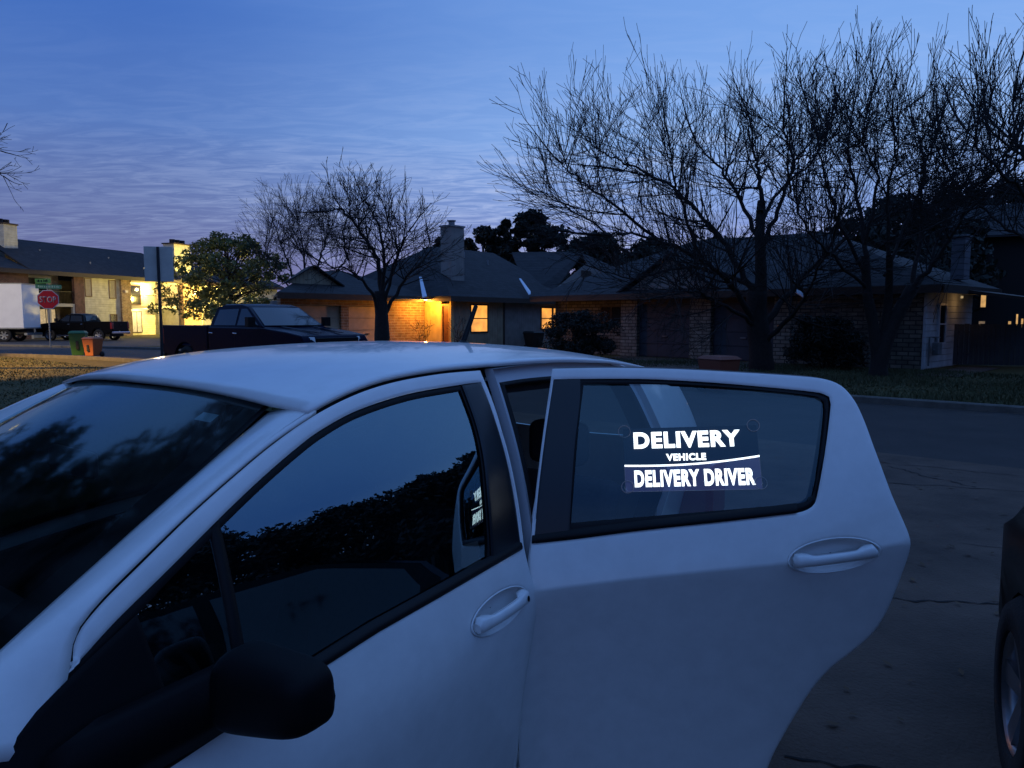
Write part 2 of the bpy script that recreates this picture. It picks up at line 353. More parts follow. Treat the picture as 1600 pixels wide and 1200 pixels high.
# ------------------------------------------------------------------ ground, streets, kerbs
def sheet(name, pts, z, m, kind='structure', parent=None):
    o = MB().poly([(x, y, z) for x, y in pts]).build(name, m, parent)
    return tag(o, kind=kind)
sheet('ground', [(-600, -300), (600, -300), (600, 900), (-600, 900)], 0, M['lawn'])
SD = Vector((-.745, .667))                      # direction of the street, away to the left
SN = Vector((.667, .745))
near = [Vector((4.5, 8.8)) + SD * t for t in (-40, -20, -8, 0, 8, 16)] + [Vector((-9.6, 22.6)), Vector((-12.6, 26.6)), Vector((-17.0, 29.6)), Vector((-22.5, 32.2)), Vector((-32, 36.5)), Vector((-46, 41))]
far = [Vector((6.75, 14.15)) + SD * t for t in (-40, -20, -8, 0, 8, 16)] + [Vector((-9.0, 29.4)), Vector((-12.2, 33.8)), Vector((-16.2, 37.0)), Vector((-20.5, 39.2)), Vector((-30, 43.0)), Vector((-46, 49))]
sheet('street', [tuple(p) for p in near] + [tuple(p) for p in reversed(far)], .006, M['asphalt'])
sheet('cross_street', [(-60, 41.5), (-24.5, 41.6), (-12, 45.5), (-14, 62), (-24, 58.5), (-60, 57.5)], .010, M['asphalt'])
def kerb(name, line, side, z0=.13, w=.16):
    mb = MB(); L_ = [Vector((p.x, p.y, 0)) for p in line]; rows = []
    for i, p in enumerate(L_):
        d = (L_[min(i + 1, len(L_) - 1)] - L_[max(i - 1, 0)]).normalized(); nrm = Vector((-d.y, d.x, 0)) * side
        rows.append([p + Vector((0, 0, -.02)), p + Vector((0, 0, z0 - .02)), p + nrm * .03 + Vector((0, 0, z0)), p + nrm * w + Vector((0, 0, z0)), p + nrm * (w + .01) + Vector((0, 0, -.02))])
    mb.grid(rows, False)
    return tag(mb.build(name, M['curb']), kind='structure')
kerb('kerb', far, -1)
kerb('kerb', near[4:], 1)
# raised lawn strip behind the far kerb
lawn2 = [p + SN * .16 for p in far[:7]]
# driveway under the cars, with cracks and a joint
drv = [(4.55, 8.72), (10.2, 3.6), (7.5, -6), (-6, -6), (-3.2, 3.0), (-1.6, 14.2)]
sheet('driveway', drv, .012, M['concrete'])
random.seed(4)
def crack(a, b, w, name='crack'):
    a = Vector(a); b = Vector(b); n = 26; d = (b - a); nr = Vector((-d.y, d.x)).normalized(); L1 = []; L2 = []; off = 0
    for i in range(n + 1):
        off = off * .8 + random.uniform(-.03, .03); ww = w * random.uniform(.25, 1)
        q = a + d * (i / n) + nr * off
        L1.append((q.x + nr.x * ww, q.y + nr.y * ww, .0165)); L2.append((q.x - nr.x * ww, q.y - nr.y * ww, .0165))
    return L1, L2
mbk = MB()
for a, b, w in (((2.0, 4.2), (3.1, 3.95), .012), ((1.5, 4.3), (2.0, 4.2), .006), ((3.6, 7.22), (6.2, 6.4), .010), ((4.45, 7.0), (4.1, 8.0), .014), ((1.4, 5.6), (3.6, 7.22), .006), ((3.9, 8.35), (5.3, 7.4), .008), ((1.0, 2.6), (2.6, 2.2), .008), ((3.2, 5.2), (6.4, 3.5), .006)):
    L1, L2 = crack(a, b, w); mbk.grid([L1, L2], False)
tag(mbk.build('driveway_cracks', mat('crack_dark', (.015, .014, .014), 1)), kind='structure')
sheet('footpath', [tuple(at(*p, 0)[:2]) if 0 else p for p in ((11.3, 20.9), (12.3, 20.4), (15.8, 24.0), (14.9, 24.6))], .02, M['concrete'])
sheet('house_driveway', [(9.9, 26.2), (4.6, 31.6), (0.2, 22.6), (3.4, 18.0)], .018, M['concrete'])
def G(px, py):
    y = (600 - py) / FPX; d = (math.cos(PITCH) + y * math.sin(PITCH), -math.sin(PITCH) + y * math.cos(PITCH)); t = -CAMH / d[1]
    return ((px - 800) / FPX * t, d[0] * t)

# grass blades
def blades(name, region, n, seed, h=.07):
    rng = np.random.default_rng(seed)
    (x0, x1, y0, y1), inside = region
    P = np.stack([rng.uniform(x0, x1, n * 2), rng.uniform(y0, y1, n * 2)], 1); P = P[inside(P[:, 0], P[:, 1])][:n]
    m = len(P); a = rng.uniform(0, 2 * PI, m); hh = h * rng.uniform(.4, 1.5, m) * (1 + .6 * np.sin(P[:, 0] * .9) * np.cos(P[:, 1] * 1.3)); w = .014 * rng.uniform(.6, 1.6, m)
    lean = rng.normal(0, .035, (m, 2))
    V = np.zeros((m, 3, 3)); V[:, 0, 0] = P[:, 0] - np.cos(a) * w; V[:, 0, 1] = P[:, 1] - np.sin(a) * w; V[:, 1, 0] = P[:, 0] + np.cos(a) * w; V[:, 1, 1] = P[:, 1] + np.sin(a) * w
    V[:, 2, :2] = P + lean; V[:, 2, 2] = hh
    o = np_mesh(name, V.reshape(-1, 3), np.arange(m * 3).reshape(-1, 3), M['blade'], smooth=False)
    return tag(o, kind='stuff', label='short winter grass of the front lawns', cat='grass')
fa, fb = Vector((6.75, 14.15)), SN
blades('grass', ((3, 26, 8, 30), lambda x, y: ((x - 6.75) * .667 + (y - 14.15) * .745 > .25) & ((x - 12.85) * .73 + (y - 23.4) * .685 < -.4)), 60000, 1)
blades('grass', ((-34, -4, 8, 31), lambda x, y: ((x - 4.5) * .667 + (y - 8.8) * .745 < -.3) & ~((x > -2.4)) & (y < 27.5 + (x + 13) * -.45) & (x < -4 - (y - 8) * -.0)), 70000, 2, .035)

# ------------------------------------------------------------------ trees
class Wood:
    def __init__(s): s.V = []; s.F = []; s.n = 0
    def tube(s, pts, rad, n):
        pts = np.array(pts); m = len(pts)
        d = np.empty_like(pts); d[1:-1] = pts[2:] - pts[:-2]; d[0] = pts[1] - pts[0]; d[-1] = pts[-1] - pts[-2]
        d /= np.linalg.norm(d, axis=1)[:, None] + 1e-9
        ref = np.array((1., 0, 0)) if abs(d[0][0]) < .8 else np.array((0, 1., 0))
        u = ref - d * (d @ ref)[:, None]; u /= np.linalg.norm(u, axis=1)[:, None] + 1e-9; w = np.cross(d, u)
        a = np.arange(n) * 2 * PI / n
        ring = u[:, None, :] * np.cos(a)[None, :, None] + w[:, None, :] * np.sin(a)[None, :, None]
        s.V.append((pts[:, None, :] + ring * np.array(rad)[:, None, None]).reshape(-1, 3))
        i = np.arange(m - 1)[:, None] * n; k = np.arange(n)[None, :]; k2 = (k + 1) % n
        s.F.append((np.stack([i + k, i + k2, i + k2 + n, i + k + n], -1).reshape(-1, 4)) + s.n); s.n += m * n
    def build(s, name, m, parent):
        return np_mesh(name, np.concatenate(s.V), np.concatenate(s.F), m, parent) if s.V else None

def spline(P, k=6):
    P = [Vector(p) for p in P]; out = []
    for i in range(len(P) - 1):
        p0 = P[max(i - 1, 0)]; p1 = P[i]; p2 = P[i + 1]; p3 = P[min(i + 2, len(P) - 1)]
        for j in range(k):
            t = j / k
            out.append(.5 * ((2 * p1) + (p2 - p0) * t + (2 * p0 - 5 * p1 + 4 * p2 - p3) * t * t + (3 * p1 - p0 - 3 * p2 + p3) * t ** 3))
    out.append(P[-1]); return out

def grow(w, rng, p, d, length, r, lvl, up, spread, maxl, dens, tips=None):
    nseg = 6 if lvl == 1 else (5 if lvl == 2 else 3)
    step = length / nseg; pts = [p]; rads = [r]; dirs = [d]; q = p; dd = d
    for i in range(nseg):
        dd = dd + Vector((rng.gauss(0, .075), rng.gauss(0, .075), rng.gauss(0, .06) + up)); dd.normalize()
        q = q + dd * step; pts.append(q); rads.append(max(.0068, r * (1 - .8 * (i + 1) / nseg))); dirs.append(dd)
    w.tube([tuple(x) for x in pts], rads, 5 if lvl == 1 else 3)
    if tips is not None and lvl >= maxl - 1: tips.append((pts[-1], dd))
    if lvl >= maxl: return
    nch = max(1, int(dens[lvl] * length))
    for c in range(nch):
        t = rng.uniform(.12, 1.0) * nseg; i = min(int(t), nseg - 1); base = pts[i].lerp(pts[i + 1], t - i)
        ax = Vector((rng.gauss(0, 1), rng.gauss(0, 1), rng.gauss(0, .7))); ax = (ax - dirs[i] * ax.dot(dirs[i])); ax.normalize()
        nd = (dirs[i] + ax * spread * rng.uniform(.4, 1.1)).normalized()
        rr = max(.0068, rads[i] * rng.uniform(.4, .62))
        grow(w, rng, base, nd, length * rng.uniform(.38, .66) * (1.1 - .35 * t / nseg), rr, lvl + 1, up, spread, maxl, dens, tips)

def bare_tree(name, label, base, trunk, limbs, seed, group, sub=1.6, dens=(0, 2.6, 4.2, 6), up=.07, spread=.95, maxl=4, sublen=2.6, tmin=.25, upstart=.25, shoots=0, slim=1.0):
    """trunk and limbs: lists of (points, radius at start, radius at end)"""
    rng = random.Random(seed)
    t = empty(name, base, 0, label, 'tree', group); b = Vector(base)
    tw = Wood(); cw = Wood()
    for P, r0, r1 in trunk:
        S = spline([Vector(p) - b for p in P], 5); n = len(S)
        rad = [(r0 + (r1 - r0) * i / (n - 1)) * (1 + .06 * rng.uniform(-1, 1)) for i in range(n)]
        tw.tube([tuple(s_) for s_ in S], rad, 10)
    for P, r0, r1 in limbs:
        S = spline([Vector(p) - b for p in P], 6); n = len(S)
        S = [s_ + Vector((rng.gauss(0, .03), rng.gauss(0, .03), rng.gauss(0, .03))) for s_ in S]
        rad = [(r0 + (r1 * .6 - r0) * (i / (n - 1)) ** .65) * slim for i in range(n)]
        tw.tube([tuple(s_) for s_ in S], rad, 7)
        L_ = sum((S[i + 1] - S[i]).length for i in range(n - 1)); m = int(L_ * sub)
        for k in range(m):
            f = rng.uniform(tmin, 1.0); i = min(int(f * (n - 1)), n - 2); p = S[i].lerp(S[i + 1], rng.random()); d0 = (S[i + 1] - S[i]).normalized()
            ax = Vector((rng.gauss(0, 1), rng.gauss(0, 1), rng.gauss(upstart, .8))); ax = ax - d0 * ax.dot(d0); ax.normalize()
            d = (d0 * rng.uniform(.3, 1) + ax * rng.uniform(.5, 1.2)).normalized()
            grow(cw, rng, p, d, sublen * rng.uniform(.5, 1.15) * (1.15 - .45 * f), max(.012, rad[i] * .45), 1, up, spread, maxl, dens)
        d = (S[-1] - S[-3]).normalized()
        grow(cw, rng, S[-1], d, sublen * .7, r1, 1, up, spread, maxl, dens)
        for k in range(int(L_ * shoots)):
            f = rng.uniform(.35, 1.0); i = min(int(f * (n - 1)), n - 2); p = S[i].lerp(S[i + 1], rng.random())
            dd = Vector((rng.gauss(0, .30), rng.gauss(0, .30), 1)).normalized()
            grow(cw, rng, p, dd, sublen * rng.uniform(.45, .95), .016, 2 if rng.random() < .5 else 1, .06, .42, maxl, dens)
    tw.build('trunk', M['bark'], t); cw.build('crown', M['twig'], t)
    return t

def leaf_cloud(rng, centres, n, size, V):
    """n leaf quads scattered over clumps (c, r)"""
    k = len(centres); idx = rng.integers(0, k, n); c = np.array([x[0] for x in centres])[idx]; r = np.array([x[1] for x in centres])[idx]
    d = rng.normal(0, 1, (n, 3)); d /= np.linalg.norm(d, axis=1)[:, None]
    p = c + d * (r * rng.uniform(.25, 1, n) ** .6)[:, None] * np.array((1, 1, .75))
    a = rng.normal(0, 1, (n, 3)); a /= np.linalg.norm(a, axis=1)[:, None]; b = np.cross(a, rng.normal(0, 1, (n, 3))); b /= np.linalg.norm(b, axis=1)[:, None]
    s = (size * rng.uniform(.5, 1.4, n))[:, None]
    V.append(np.stack([p - a * s, p - b * s * .45, p + a * s, p + b * s * .45], 1).reshape(-1, 3))

def leafy_tree(name, label, base, h, rad, seed, group=None, nleaf=9000, size=.11, nclump=70, lift=.25, m='leaf', shape='round', trunk_r=.2, cat='tree', cr=(.13, .30)):
    rng = np.random.default_rng(seed); rr = random.Random(seed)
    t = empty(name, base, rr.uniform(0, 6), label, cat, group)
    cs = []; w = Wood()
    w.tube([(0, 0, 0), (.05, 0, h * .3), (-.05, .08, h * .6), (0, 0, h * .85)], [trunk_r, trunk_r * .8, trunk_r * .5, .03], 8)
    for i in range(nclump):
        f = rng.uniform(0, 1); z = h * (lift + (1 - lift) * f)
        if shape == 'round': R_ = rad * math.sqrt(max(.02, 1 - (2 * f - .9) ** 2 * .95))
        elif shape == 'cone': R_ = rad * (1.02 - f) ** .8
        else: R_ = rad * (1 - .75 * f ** 3)
        a = rng.uniform(0, 2 * PI); q = R_ * rng.uniform(.35, 1.05)
        c = (math.cos(a) * q, math.sin(a) * q, z); crr = rad * rng.uniform(*cr)
        cs.append((c, crr))
        zz = z * rng.uniform(.5, .85)
        w.tube([(0, 0, min(zz, h * .8)), (c[0] * .5, c[1] * .5, (zz + z) / 2 + .1), c], [trunk_r * .3, trunk_r * .18, .01], 4)
    V = []; leaf_cloud(rng, cs, nleaf, size, V)
    w.build('trunk', M['bark'], t)
    Vn = np.concatenate(V); np_mesh('crown', Vn, np.arange(len(Vn)).reshape(-1, 4), M[m], t, smooth=False)
    return t

def limb(pts, Y, r0, r1, rng, dY=0.0):
    pts = [(px, py + max(0, 270 - py) * .42) for px, py in pts] if Y < 25 else [(px, py + max(0, 430 - py) * .22) for px, py in pts]
    """photo pixels to a limb that also runs in depth: dY metres nearer or farther by its end"""
    n = len(pts); return ([at(px, py, Y + dY * (i / (n - 1)) ** 1.0) for i, (px, py) in enumerate(pts)], r0, r1)

def big_trees():
    g = 'bare trees on the right lawn'
    r_ = random.Random(5); Y = 23.2; b = at(1190, 585, Y); b.z = 0
    trunk = [([b, at(1188, 545, Y), at(1183, 500, Y), at(1182, 455, Y)], .40, .30), ([at(1186, 505, Y), at(1189, 430, Y), at(1187, 370, Y), at(1190, 315, Y + .3)], .22, .13)]
    limbs = [limb([(1190, 330), (1187, 280), (1178, 220), (1172, 160)], Y, .12, .035, r_, .8),
             limb([(1188, 520), (1150, 455), (1095, 405), (1025, 375), (955, 362)], Y, .16, .05, r_, -3.0),
             limb([(1184, 470), (1140, 395), (1100, 340), (1040, 285), (975, 262)], Y, .16, .05, r_, 1.5),
             limb([(1188, 515), (1235, 455), (1290, 400), (1350, 350), (1405, 330)], Y, .17, .05, r_, 2.5),
             limb([(1190, 540), (1240, 490), (1270, 440), (1300, 380)], Y, .13, .04, r_, -3),
             limb([(1188, 400), (1215, 330), (1238, 260), (1232, 190), (1222, 150)], Y, .12, .035, r_, -1.0),
             limb([(1184, 450), (1120, 425), (1060, 418), (985, 435), (930, 420)], Y, .12, .03, r_, 2.5),
             limb([(1184, 510), (1135, 480), (1090, 455), (1040, 462)], Y, .11, .03, r_, -3.5),
             limb([(1188, 380), (1150, 300), (1115, 240), (1085, 175)], Y, .11, .035, r_, 2.0),
             limb([(1095, 405), (1065, 320), (1050, 260), (1048, 200)], Y - 1.2, .08, .03, r_, -.6),
             limb([(1025, 375), (960, 320), (905, 280), (880, 250)], Y - 2, .07, .025, r_, -1.0),
             limb([(1040, 285), (985, 250), (945, 220), (930, 200)], Y + 1, .07, .02, r_, .5),
             limb([(985, 400), (930, 350), (880, 320), (850, 300)], Y, .06, .02, r_, 1),
             limb([(1188, 350), (1225, 290), (1270, 240), (1290, 180)], Y, .09, .03, r_, 2)]
    bare_tree('bare_tree', 'wide spreading bare tree with one thick trunk in front of the dark garages', b, trunk, limbs, 11, g, sub=5.2, dens=(0, 3.6, 1.9, 5), up=.045, maxl=3, sublen=2.75, spread=.62, shoots=2.2, slim=.8)
    Y = 20.6; b = at(1372, 592, Y); b.z = 0
    trunk = [([b, at(1374, 565, Y), at(1384, 530, Y), at(1402, 492, Y), at(1425, 450, Y)], .26, .16), ([at(1372, 575, Y), at(1366, 520, Y), at(1355, 455, Y), at(1352, 400, Y)], .17, .11), ([at(1378, 545, Y), at(1388, 470, Y), at(1390, 400, Y - .5)], .13, .09)]
    limbs = [limb([(1352, 400), (1340, 310), (1325, 220), (1330, 130)], Y, .10, .03, r_, 1.0),
             limb([(1352, 430), (1310, 340), (1285, 250), (1275, 170)], Y, .09, .03, r_, -1.5),
             limb([(1390, 400), (1385, 310), (1400, 220), (1395, 150)], Y, .09, .03, r_, -1.0),
             limb([(1425, 450), (1440, 360), (1440, 270), (1465, 180)], Y, .11, .03, r_, 1.5),
             limb([(1425, 450), (1475, 390), (1520, 310), (1560, 250)], Y, .11, .03, r_, -1.5),
             limb([(1400, 495), (1450, 420), (1480, 330), (1500, 220)], Y, .10, .03, r_, 2.5),
             limb([(1385, 430), (1420, 340), (1445, 250), (1430, 150)], Y, .08, .03, r_, 2.5),
             limb([(1355, 455), (1300, 400), (1255, 350), (1235, 300)], Y, .08, .03, r_, -2.5),
             limb([(1352, 380), (1370, 280), (1350, 200), (1355, 110)], Y, .08, .025, r_, -.5)]
    bare_tree('bare_tree', 'bare tree forking low into upright stems near the right corner', b, trunk, limbs, 12, g, sub=4.6, dens=(0, 3.4, 1.9, 5), up=.06, maxl=3, sublen=2.6, spread=.62, shoots=2.0, slim=.75)
    Y = 17.5; b = Vector((14.6, 17.2, 0)); K = lambda pts: [at(px, py + max(0, 270 - py) * .42, Y + dy) for px, py, dy in pts]
    trunk = [([b, b + Vector((-.1, 0, 2.0)), at(1690, 420, Y), at(1650, 330, Y)], .30, .16)]
    limbs = [(K([(1650, 330, 0), (1605, 235, .2), (1560, 290, .3), (1520, 330, .3)]), .09, .03),
             (K([(1660, 360, 0), (1600, 225, 0), (1580, 150, .4), (1585, 60, .6)]), .12, .03),
             (K([(1680, 400, 0), (1600, 300, -.6), (1540, 230, -.8), (1510, 150, -.8)]), .10, .03),
             (K([(1680, 380, 0), (1620, 260, 1), (1560, 180, 1.8), (1540, 110, 2)]), .09, .03),
             (K([(1690, 430, 0), (1610, 380, 1), (1540, 330, 1.8), (1480, 270, 2)]), .09, .03),
             (K([(1690, 330, 0), (1720, 200, 0), (1740, 100, 0), (1750, 0, 0)]), .12, .03)]
    bare_tree('bare_tree', 'bare tree at the right edge whose limbs reach in over the lawn', b, trunk, limbs, 13, g, sub=4.4, dens=(0, 3.4, 1.9, 5), up=.06, maxl=3, sublen=2.3, spread=.62, shoots=1.6, slim=.75)
    # left bare trees
    g = 'bare trees before the lit house'
    Y = 27.0; b = at(597, 560, Y); b.z = 0
    trunk = [([b, at(597, 530, Y), at(596, 490, Y), at(594, 455, Y)], .30, .22)]
    limbs = [limb([(597, 500), (575, 450), (545, 420), (505, 405)], Y, .11, .03, r_, -1.5), limb([(595, 470), (588, 400), (565, 345), (535, 300), (515, 302)], Y, .13, .05, r_, .5),
             limb([(596, 480), (600, 400), (590, 330), (575, 290)], Y, .12, .03, r_, -.8), limb([(598, 500), (630, 440), (665, 395), (672, 365)], Y, .11, .03, r_, 1.2),
             limb([(598, 490), (612, 420), (630, 365), (640, 340)], Y, .10, .03, r_, -1.2), limb([(545, 400), (535, 350), (545, 310), (560, 290)], Y, .06, .02, r_, .6), limb([(597, 460), (620, 400), (615, 350), (605, 320)], Y, .08, .03, r_, 1.5)]
    bare_tree('bare_tree', 'bare many limbed tree before the garages of the lit house', b, trunk, limbs, 21, g, sub=5.0, dens=(0, 4.6, 3.6, 5), up=.03, maxl=3, sublen=2.0, spread=.8, shoots=.8, slim=.85)
    Y = 43; b = at(478, 545, Y); b.z = 0
    trunk = [([b, at(478, 500, Y), at(475, 460, Y)], .28, .2)]
    limbs = [limb([(476, 480), (455, 420), (440, 370), (430, 335)], Y, .12, .03, r_, 1), limb([(476, 470), (475, 400), (470, 350), (465, 320)], Y, .12, .03, r_, -1), limb([(477, 470), (500, 400), (510, 360), (520, 330)], Y, .12, .03, r_, 1), limb([(476, 480), (445, 440), (420, 410), (415, 370)], Y, .1, .03, r_, -1.5), limb([(478, 470), (520, 430), (540, 400), (545, 370)], Y, .1, .03, r_, 1.5)]
    bare_tree('bare_tree', 'bare rounded tree behind the roof of the dark pickup, left of the garages', b, trunk, limbs, 22, g, sub=4.4, dens=(0, 3.6, 3.0, 4), up=.05, maxl=3, sublen=2.9, shoots=1.2, slim=.8)
    Y = 24; b = Vector((-19.5, 24, 0)); K = lambda pts: [at(px, py, Y) for px, py in pts]
    trunk = [([b, b + Vector((0, 0, 2)), K([(-90, 330)])[0]], .25, .16)]
    limbs = [(K([(-90, 340), (-50, 290), (-20, 265), (5, 275)]), .08, .02), (K([(-90, 330), (-60, 250), (-30, 225), (0, 235)]), .08, .02), (K([(-90, 330), (-95, 240), (-90, 180)]), .1, .02)]
    bare_tree('bare_tree', 'bare twigs of a tree reaching in at the left edge of the sky', b, trunk, limbs, 23, None, sub=3.4, dens=(0, 3.0, 4.0, 5), up=.05, maxl=3, sublen=1.3)
big_trees()

# evergreen trees
b = at(372, 540, 46); b.z = 0
leafy_tree('live_oak', 'bushy oak lit yellow green from below by the wall lamp of the apartments', at(360, 497, 69) * 1 - Vector((0, 0, at(360, 497, 69).z)), 9.0, 6.3, 31, None, 17000, .16, 170, .20, 'leaf_bright', 'flat', cr=(.06, .16))
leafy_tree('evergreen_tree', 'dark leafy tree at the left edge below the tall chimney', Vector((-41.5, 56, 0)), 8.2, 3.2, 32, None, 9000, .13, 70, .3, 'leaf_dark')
for i, (px, py, Y, r, sh, lab) in enumerate([(755, 358, 62, 2.2, 'round', 'small round evergreen just right of the tall house chimney'), (790, 346, 62, 1.3, 'round', 'narrow pointed evergreen between two wider ones above the lit house roof'),
                                (835, 330, 60, 2.7, 'round', 'tallest evergreen silhouette above the lit house roof'), (693, 378, 58, 2.4, 'round', 'low evergreen silhouette left of the tall house chimney')]):
    b = at(px, py, Y); h = b.z; b.z = 0
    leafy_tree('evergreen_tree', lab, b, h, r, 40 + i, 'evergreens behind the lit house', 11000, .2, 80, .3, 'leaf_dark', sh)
for i, (px, py, Y, r, lab) in enumerate([(930, 372, 58, 3.2, 'wide dark tree between the lit house and the stone house'), (1020, 385, 62, 4.5, 'low dark tree behind the left part of the stone house roof'),
                                (1120, 385, 60, 5.0, 'dark tree mass behind the ridge of the stone house'),
                                (1400, 315, 44, 4.8, 'tall dark evergreen behind the right end of the stone house'), (1500, 300, 56, 6.0, 'dark evergreen behind the wooden fence, left of the lit windows'),
                                (1600, 290, 54, 6.0, 'dark evergreen at the right edge over the wooden fence'), (1850, 200, 27, 3.6, 'evergreen just out beyond the right edge of the lawn'), (1320, 380, 46, 4.2, 'dark round evergreen over the right roof slope of the stone house')]):
    b = at(px, py, Y); h = b.z; b.z = 0
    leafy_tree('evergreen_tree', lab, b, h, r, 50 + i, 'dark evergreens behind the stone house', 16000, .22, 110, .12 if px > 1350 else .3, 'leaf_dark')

# evergreens to the right of the drive, the ones mirrored in the car windows
for i, (x, y, h, r) in enumerate([(15.0, 11.5, 6.6, 3.0), (17.5, 7.0, 7.0, 3.4), (13.5, 3.6, 5.4, 2.8), (20.5, 15.5, 9.6, 3.8), (18.5, 1.0, 7.2, 3.6), (15.5, -3.0, 7.2, 3.6)]):
    leafy_tree('evergreen_tree', ['short', 'broad', 'small', 'tall', 'rounded', 'wide'][i] + ' leafy evergreen beside the drive, out beyond the right edge, mirrored in the front window', Vector((x, y, 0)), h, r, 70 + i, 'evergreens beside the drive', 30000, .13, 130, .0, 'leaf_dark')

for i, (x, y, h, r) in enumerate([(-11.2, 7.0, 10.5, 3.5), (-9.6, 2.2, 11.5, 4.2), (-16.5, 8.4, 13, 4.4), (-8.5, -3.5, 10.0, 3.8)]):
    leafy_tree('evergreen_tree', ['tall', 'broad', 'distant', 'near'][i] + ' leafy evergreen out beyond the left edge, mirrored in the windshield', Vector((x, y, 0)), h, r, 90 + i, 'evergreens left of the drive', 20000, .14, 130, .12, 'leaf', 'round', .28)

leafy_tree('evergreen_tree', 'high canopied evergreen out beyond the left edge, spreading over the windshield', Vector((-7.4, 4.1, 0)), 13.5, 4.6, 97, 'evergreens left of the drive', 20000, .14, 120, .52, 'leaf', 'round', .26)

def hedge(name, label, c, rx, ry, h, seed, n=16000, rz=0, size=.05):
    rng = np.random.default_rng(seed); t = empty(name, c, rz, label, 'shrub')
    cs = []
    for i in range(90):
        a = rng.uniform(0, 2 * PI); q = math.sqrt(rng.uniform(0, 1)); z = rng.uniform(.15, .86) * h
        k = math.sqrt(max(.1, 1 - (z / h) ** 3)); cs.append(((math.cos(a) * q * rx * .85 * k, math.sin(a) * q * ry * .85 * k, z), rng.uniform(.22, .38)))
    V = []; leaf_cloud(rng, cs, n, size, V)
    Vn = np.concatenate(V); np_mesh('foliage', Vn, np.arange(len(Vn)).reshape(-1, 4), M['leaf_dark'], t, smooth=False)
    w = Wood()
    for i in range(14):
        c_ = cs[i][0]; w.tube([(c_[0] * .3, c_[1] * .3, 0), (c_[0] * .7, c_[1] * .7, c_[2] * .5), c_], [.03, .02, .008], 5)
    w.build('stem', M['bark'], t)
    return t
b = at(908, 560, 29.5); b.z = 0
hedge('hedge', 'dark clipped hedge left of the pale stone garage pillar', b, 1.95, 1.2, 2.05, 81, rz=R(-20))
b = at(1288, 580, 23.9); b.z = 0
hedge('hedge', 'black rounded shrub between the two bare trees in front of the stone house', b, 1.35, .9, 1.85, 82, rz=R(-45))

def litter():
    rng = np.random.default_rng(77); n = 2600
    t = rng.uniform(-9, 22, n); side = rng.random(n) < .6
    off = np.where(side, -np.abs(rng.normal(0, .25, n)) - .05, rng.uniform(-5.2, -.1, n))
    P = np.stack([6.75 + SD.x * t + SN.x * off, 14.15 + SD.y * t + SN.y * off], 1)
    Q = np.stack([rng.uniform(-1, 8, 900), rng.uniform(1, 11, 900)], 1); Q = Q[(Q[:, 0] - 4.5) * .667 + (Q[:, 1] - 8.8) * .745 < 0]
    P = np.concatenate([P, Q]); m = len(P); a = rng.uniform(0, 2 * PI, m); s = rng.uniform(.012, .035, m); tl = rng.uniform(-.5, .5, m)
    c, si = np.cos(a), np.sin(a); V = np.zeros((m, 4, 3))
    for k, (u, v) in enumerate(((-1, 0), (0, -.5), (1, 0), (0, .5))):
        V[:, k, 0] = P[:, 0] + s * (u * c - v * si); V[:, k, 1] = P[:, 1] + s * (u * si + v * c); V[:, k, 2] = .024 + s * tl * u * .5 + .004
    o = np_mesh('leaf_litter', V.reshape(-1, 3), np.arange(m * 4).reshape(-1, 4), mat('dead_leaf', (.10, .055, .025), .8, noise=.5, nscale=.7), smooth=False)
    tag(o, 'dead leaves scattered along the kerb and over the driveway', 'leaves', kind='stuff')
litter()
for i, (x, y, h, lab) in enumerate([(-2.45, 33.6, 1.7, 'small bare shrub in front of the lit double hung window'), (-4.1, 34.4, 1.5, 'small bare shrub beside the yellow lit porch')]):
    b = Vector((x, y, 0)); rs = random.Random(60 + i)
    L = []
    for k in range(7):
        a = rs.uniform(0, 2 * PI); d = Vector((math.cos(a), math.sin(a), 0)) * rs.uniform(.15, .5)
        L.append(([b + d * .1, b + d * .6 + Vector((0, 0, h * .45)), b + d + Vector((0, 0, h * .8))], .014, .006))
    o = bare_tree('bare_shrub', lab, b, [([b, b + Vector((0, 0, .12))], .03, .03)], L, 61 + i, 'bare shrubs by the lit house', sub=3.5, dens=(0, 3, 4, 4), up=.05, maxl=2, sublen=.45)
    o['category'] = 'shrub'
# ------------------------------------------------------------------ buildings
def window(parent, x0, x1, z0, z1, y, pane, frame, cols=1, rows=2, w=.07, name='window', lab=None, proud=.05):
    """a framed window facing -y of the parent's space; its pane is a sub-part"""
    mb = MB()
    mb.box(x0 - w, x0, y - proud, y + .02, z0 - w, z1 + w); mb.box(x1, x1 + w, y - proud, y + .02, z0 - w, z1 + w)
    mb.box(x0, x1, y - proud, y + .02, z1, z1 + w); mb.box(x0, x1, y - proud - .03, y + .02, z0 - w, z0)
    for i in range(1, cols): xx = x0 + (x1 - x0) * i / cols; mb.box(xx - .025, xx + .025, y - proud + .008, y + .01, z0, z1)
    for i in range(1, rows): zz = z0 + (z1 - z0) * i / rows; mb.box(x0, x1, y - proud + .012, y + .01, zz - .025, zz + .025)
    f = mb.build(name, frame, parent); tag(f, lab)
    MB().box(x0, x1, y - .02, y + .01, z0, z1).build('pane', pane, f)
    return f
M['lit_orange'] = emissive('window_glow_orange', (1.0, .40, .06), 1.5, 1.6)
M['lit_cream'] = emissive('window_glow_cream', (1.0, .72, .36), .62, 5)
M['lit_dim'] = emissive('window_glow_dim', (.9, .6, .3), .22, 4)
M['lamp_glow'] = emissive('lamp_glow', (1.0, .62, .2), 30)
M['lit_far'] = emissive('far_window_glow', (1.0, .55, .16), .8, 3)

def point(name, loc, power, col, parent=None, r=.06):
    l = bpy.data.lights.new(name, 'POINT'); l.energy = power; l.color = col; l.shadow_soft_size = r
    o = bpy.data.objects.new(name, l); C.objects.link(o); o.location = loc
    if parent is not None: o.parent = parent
    return o

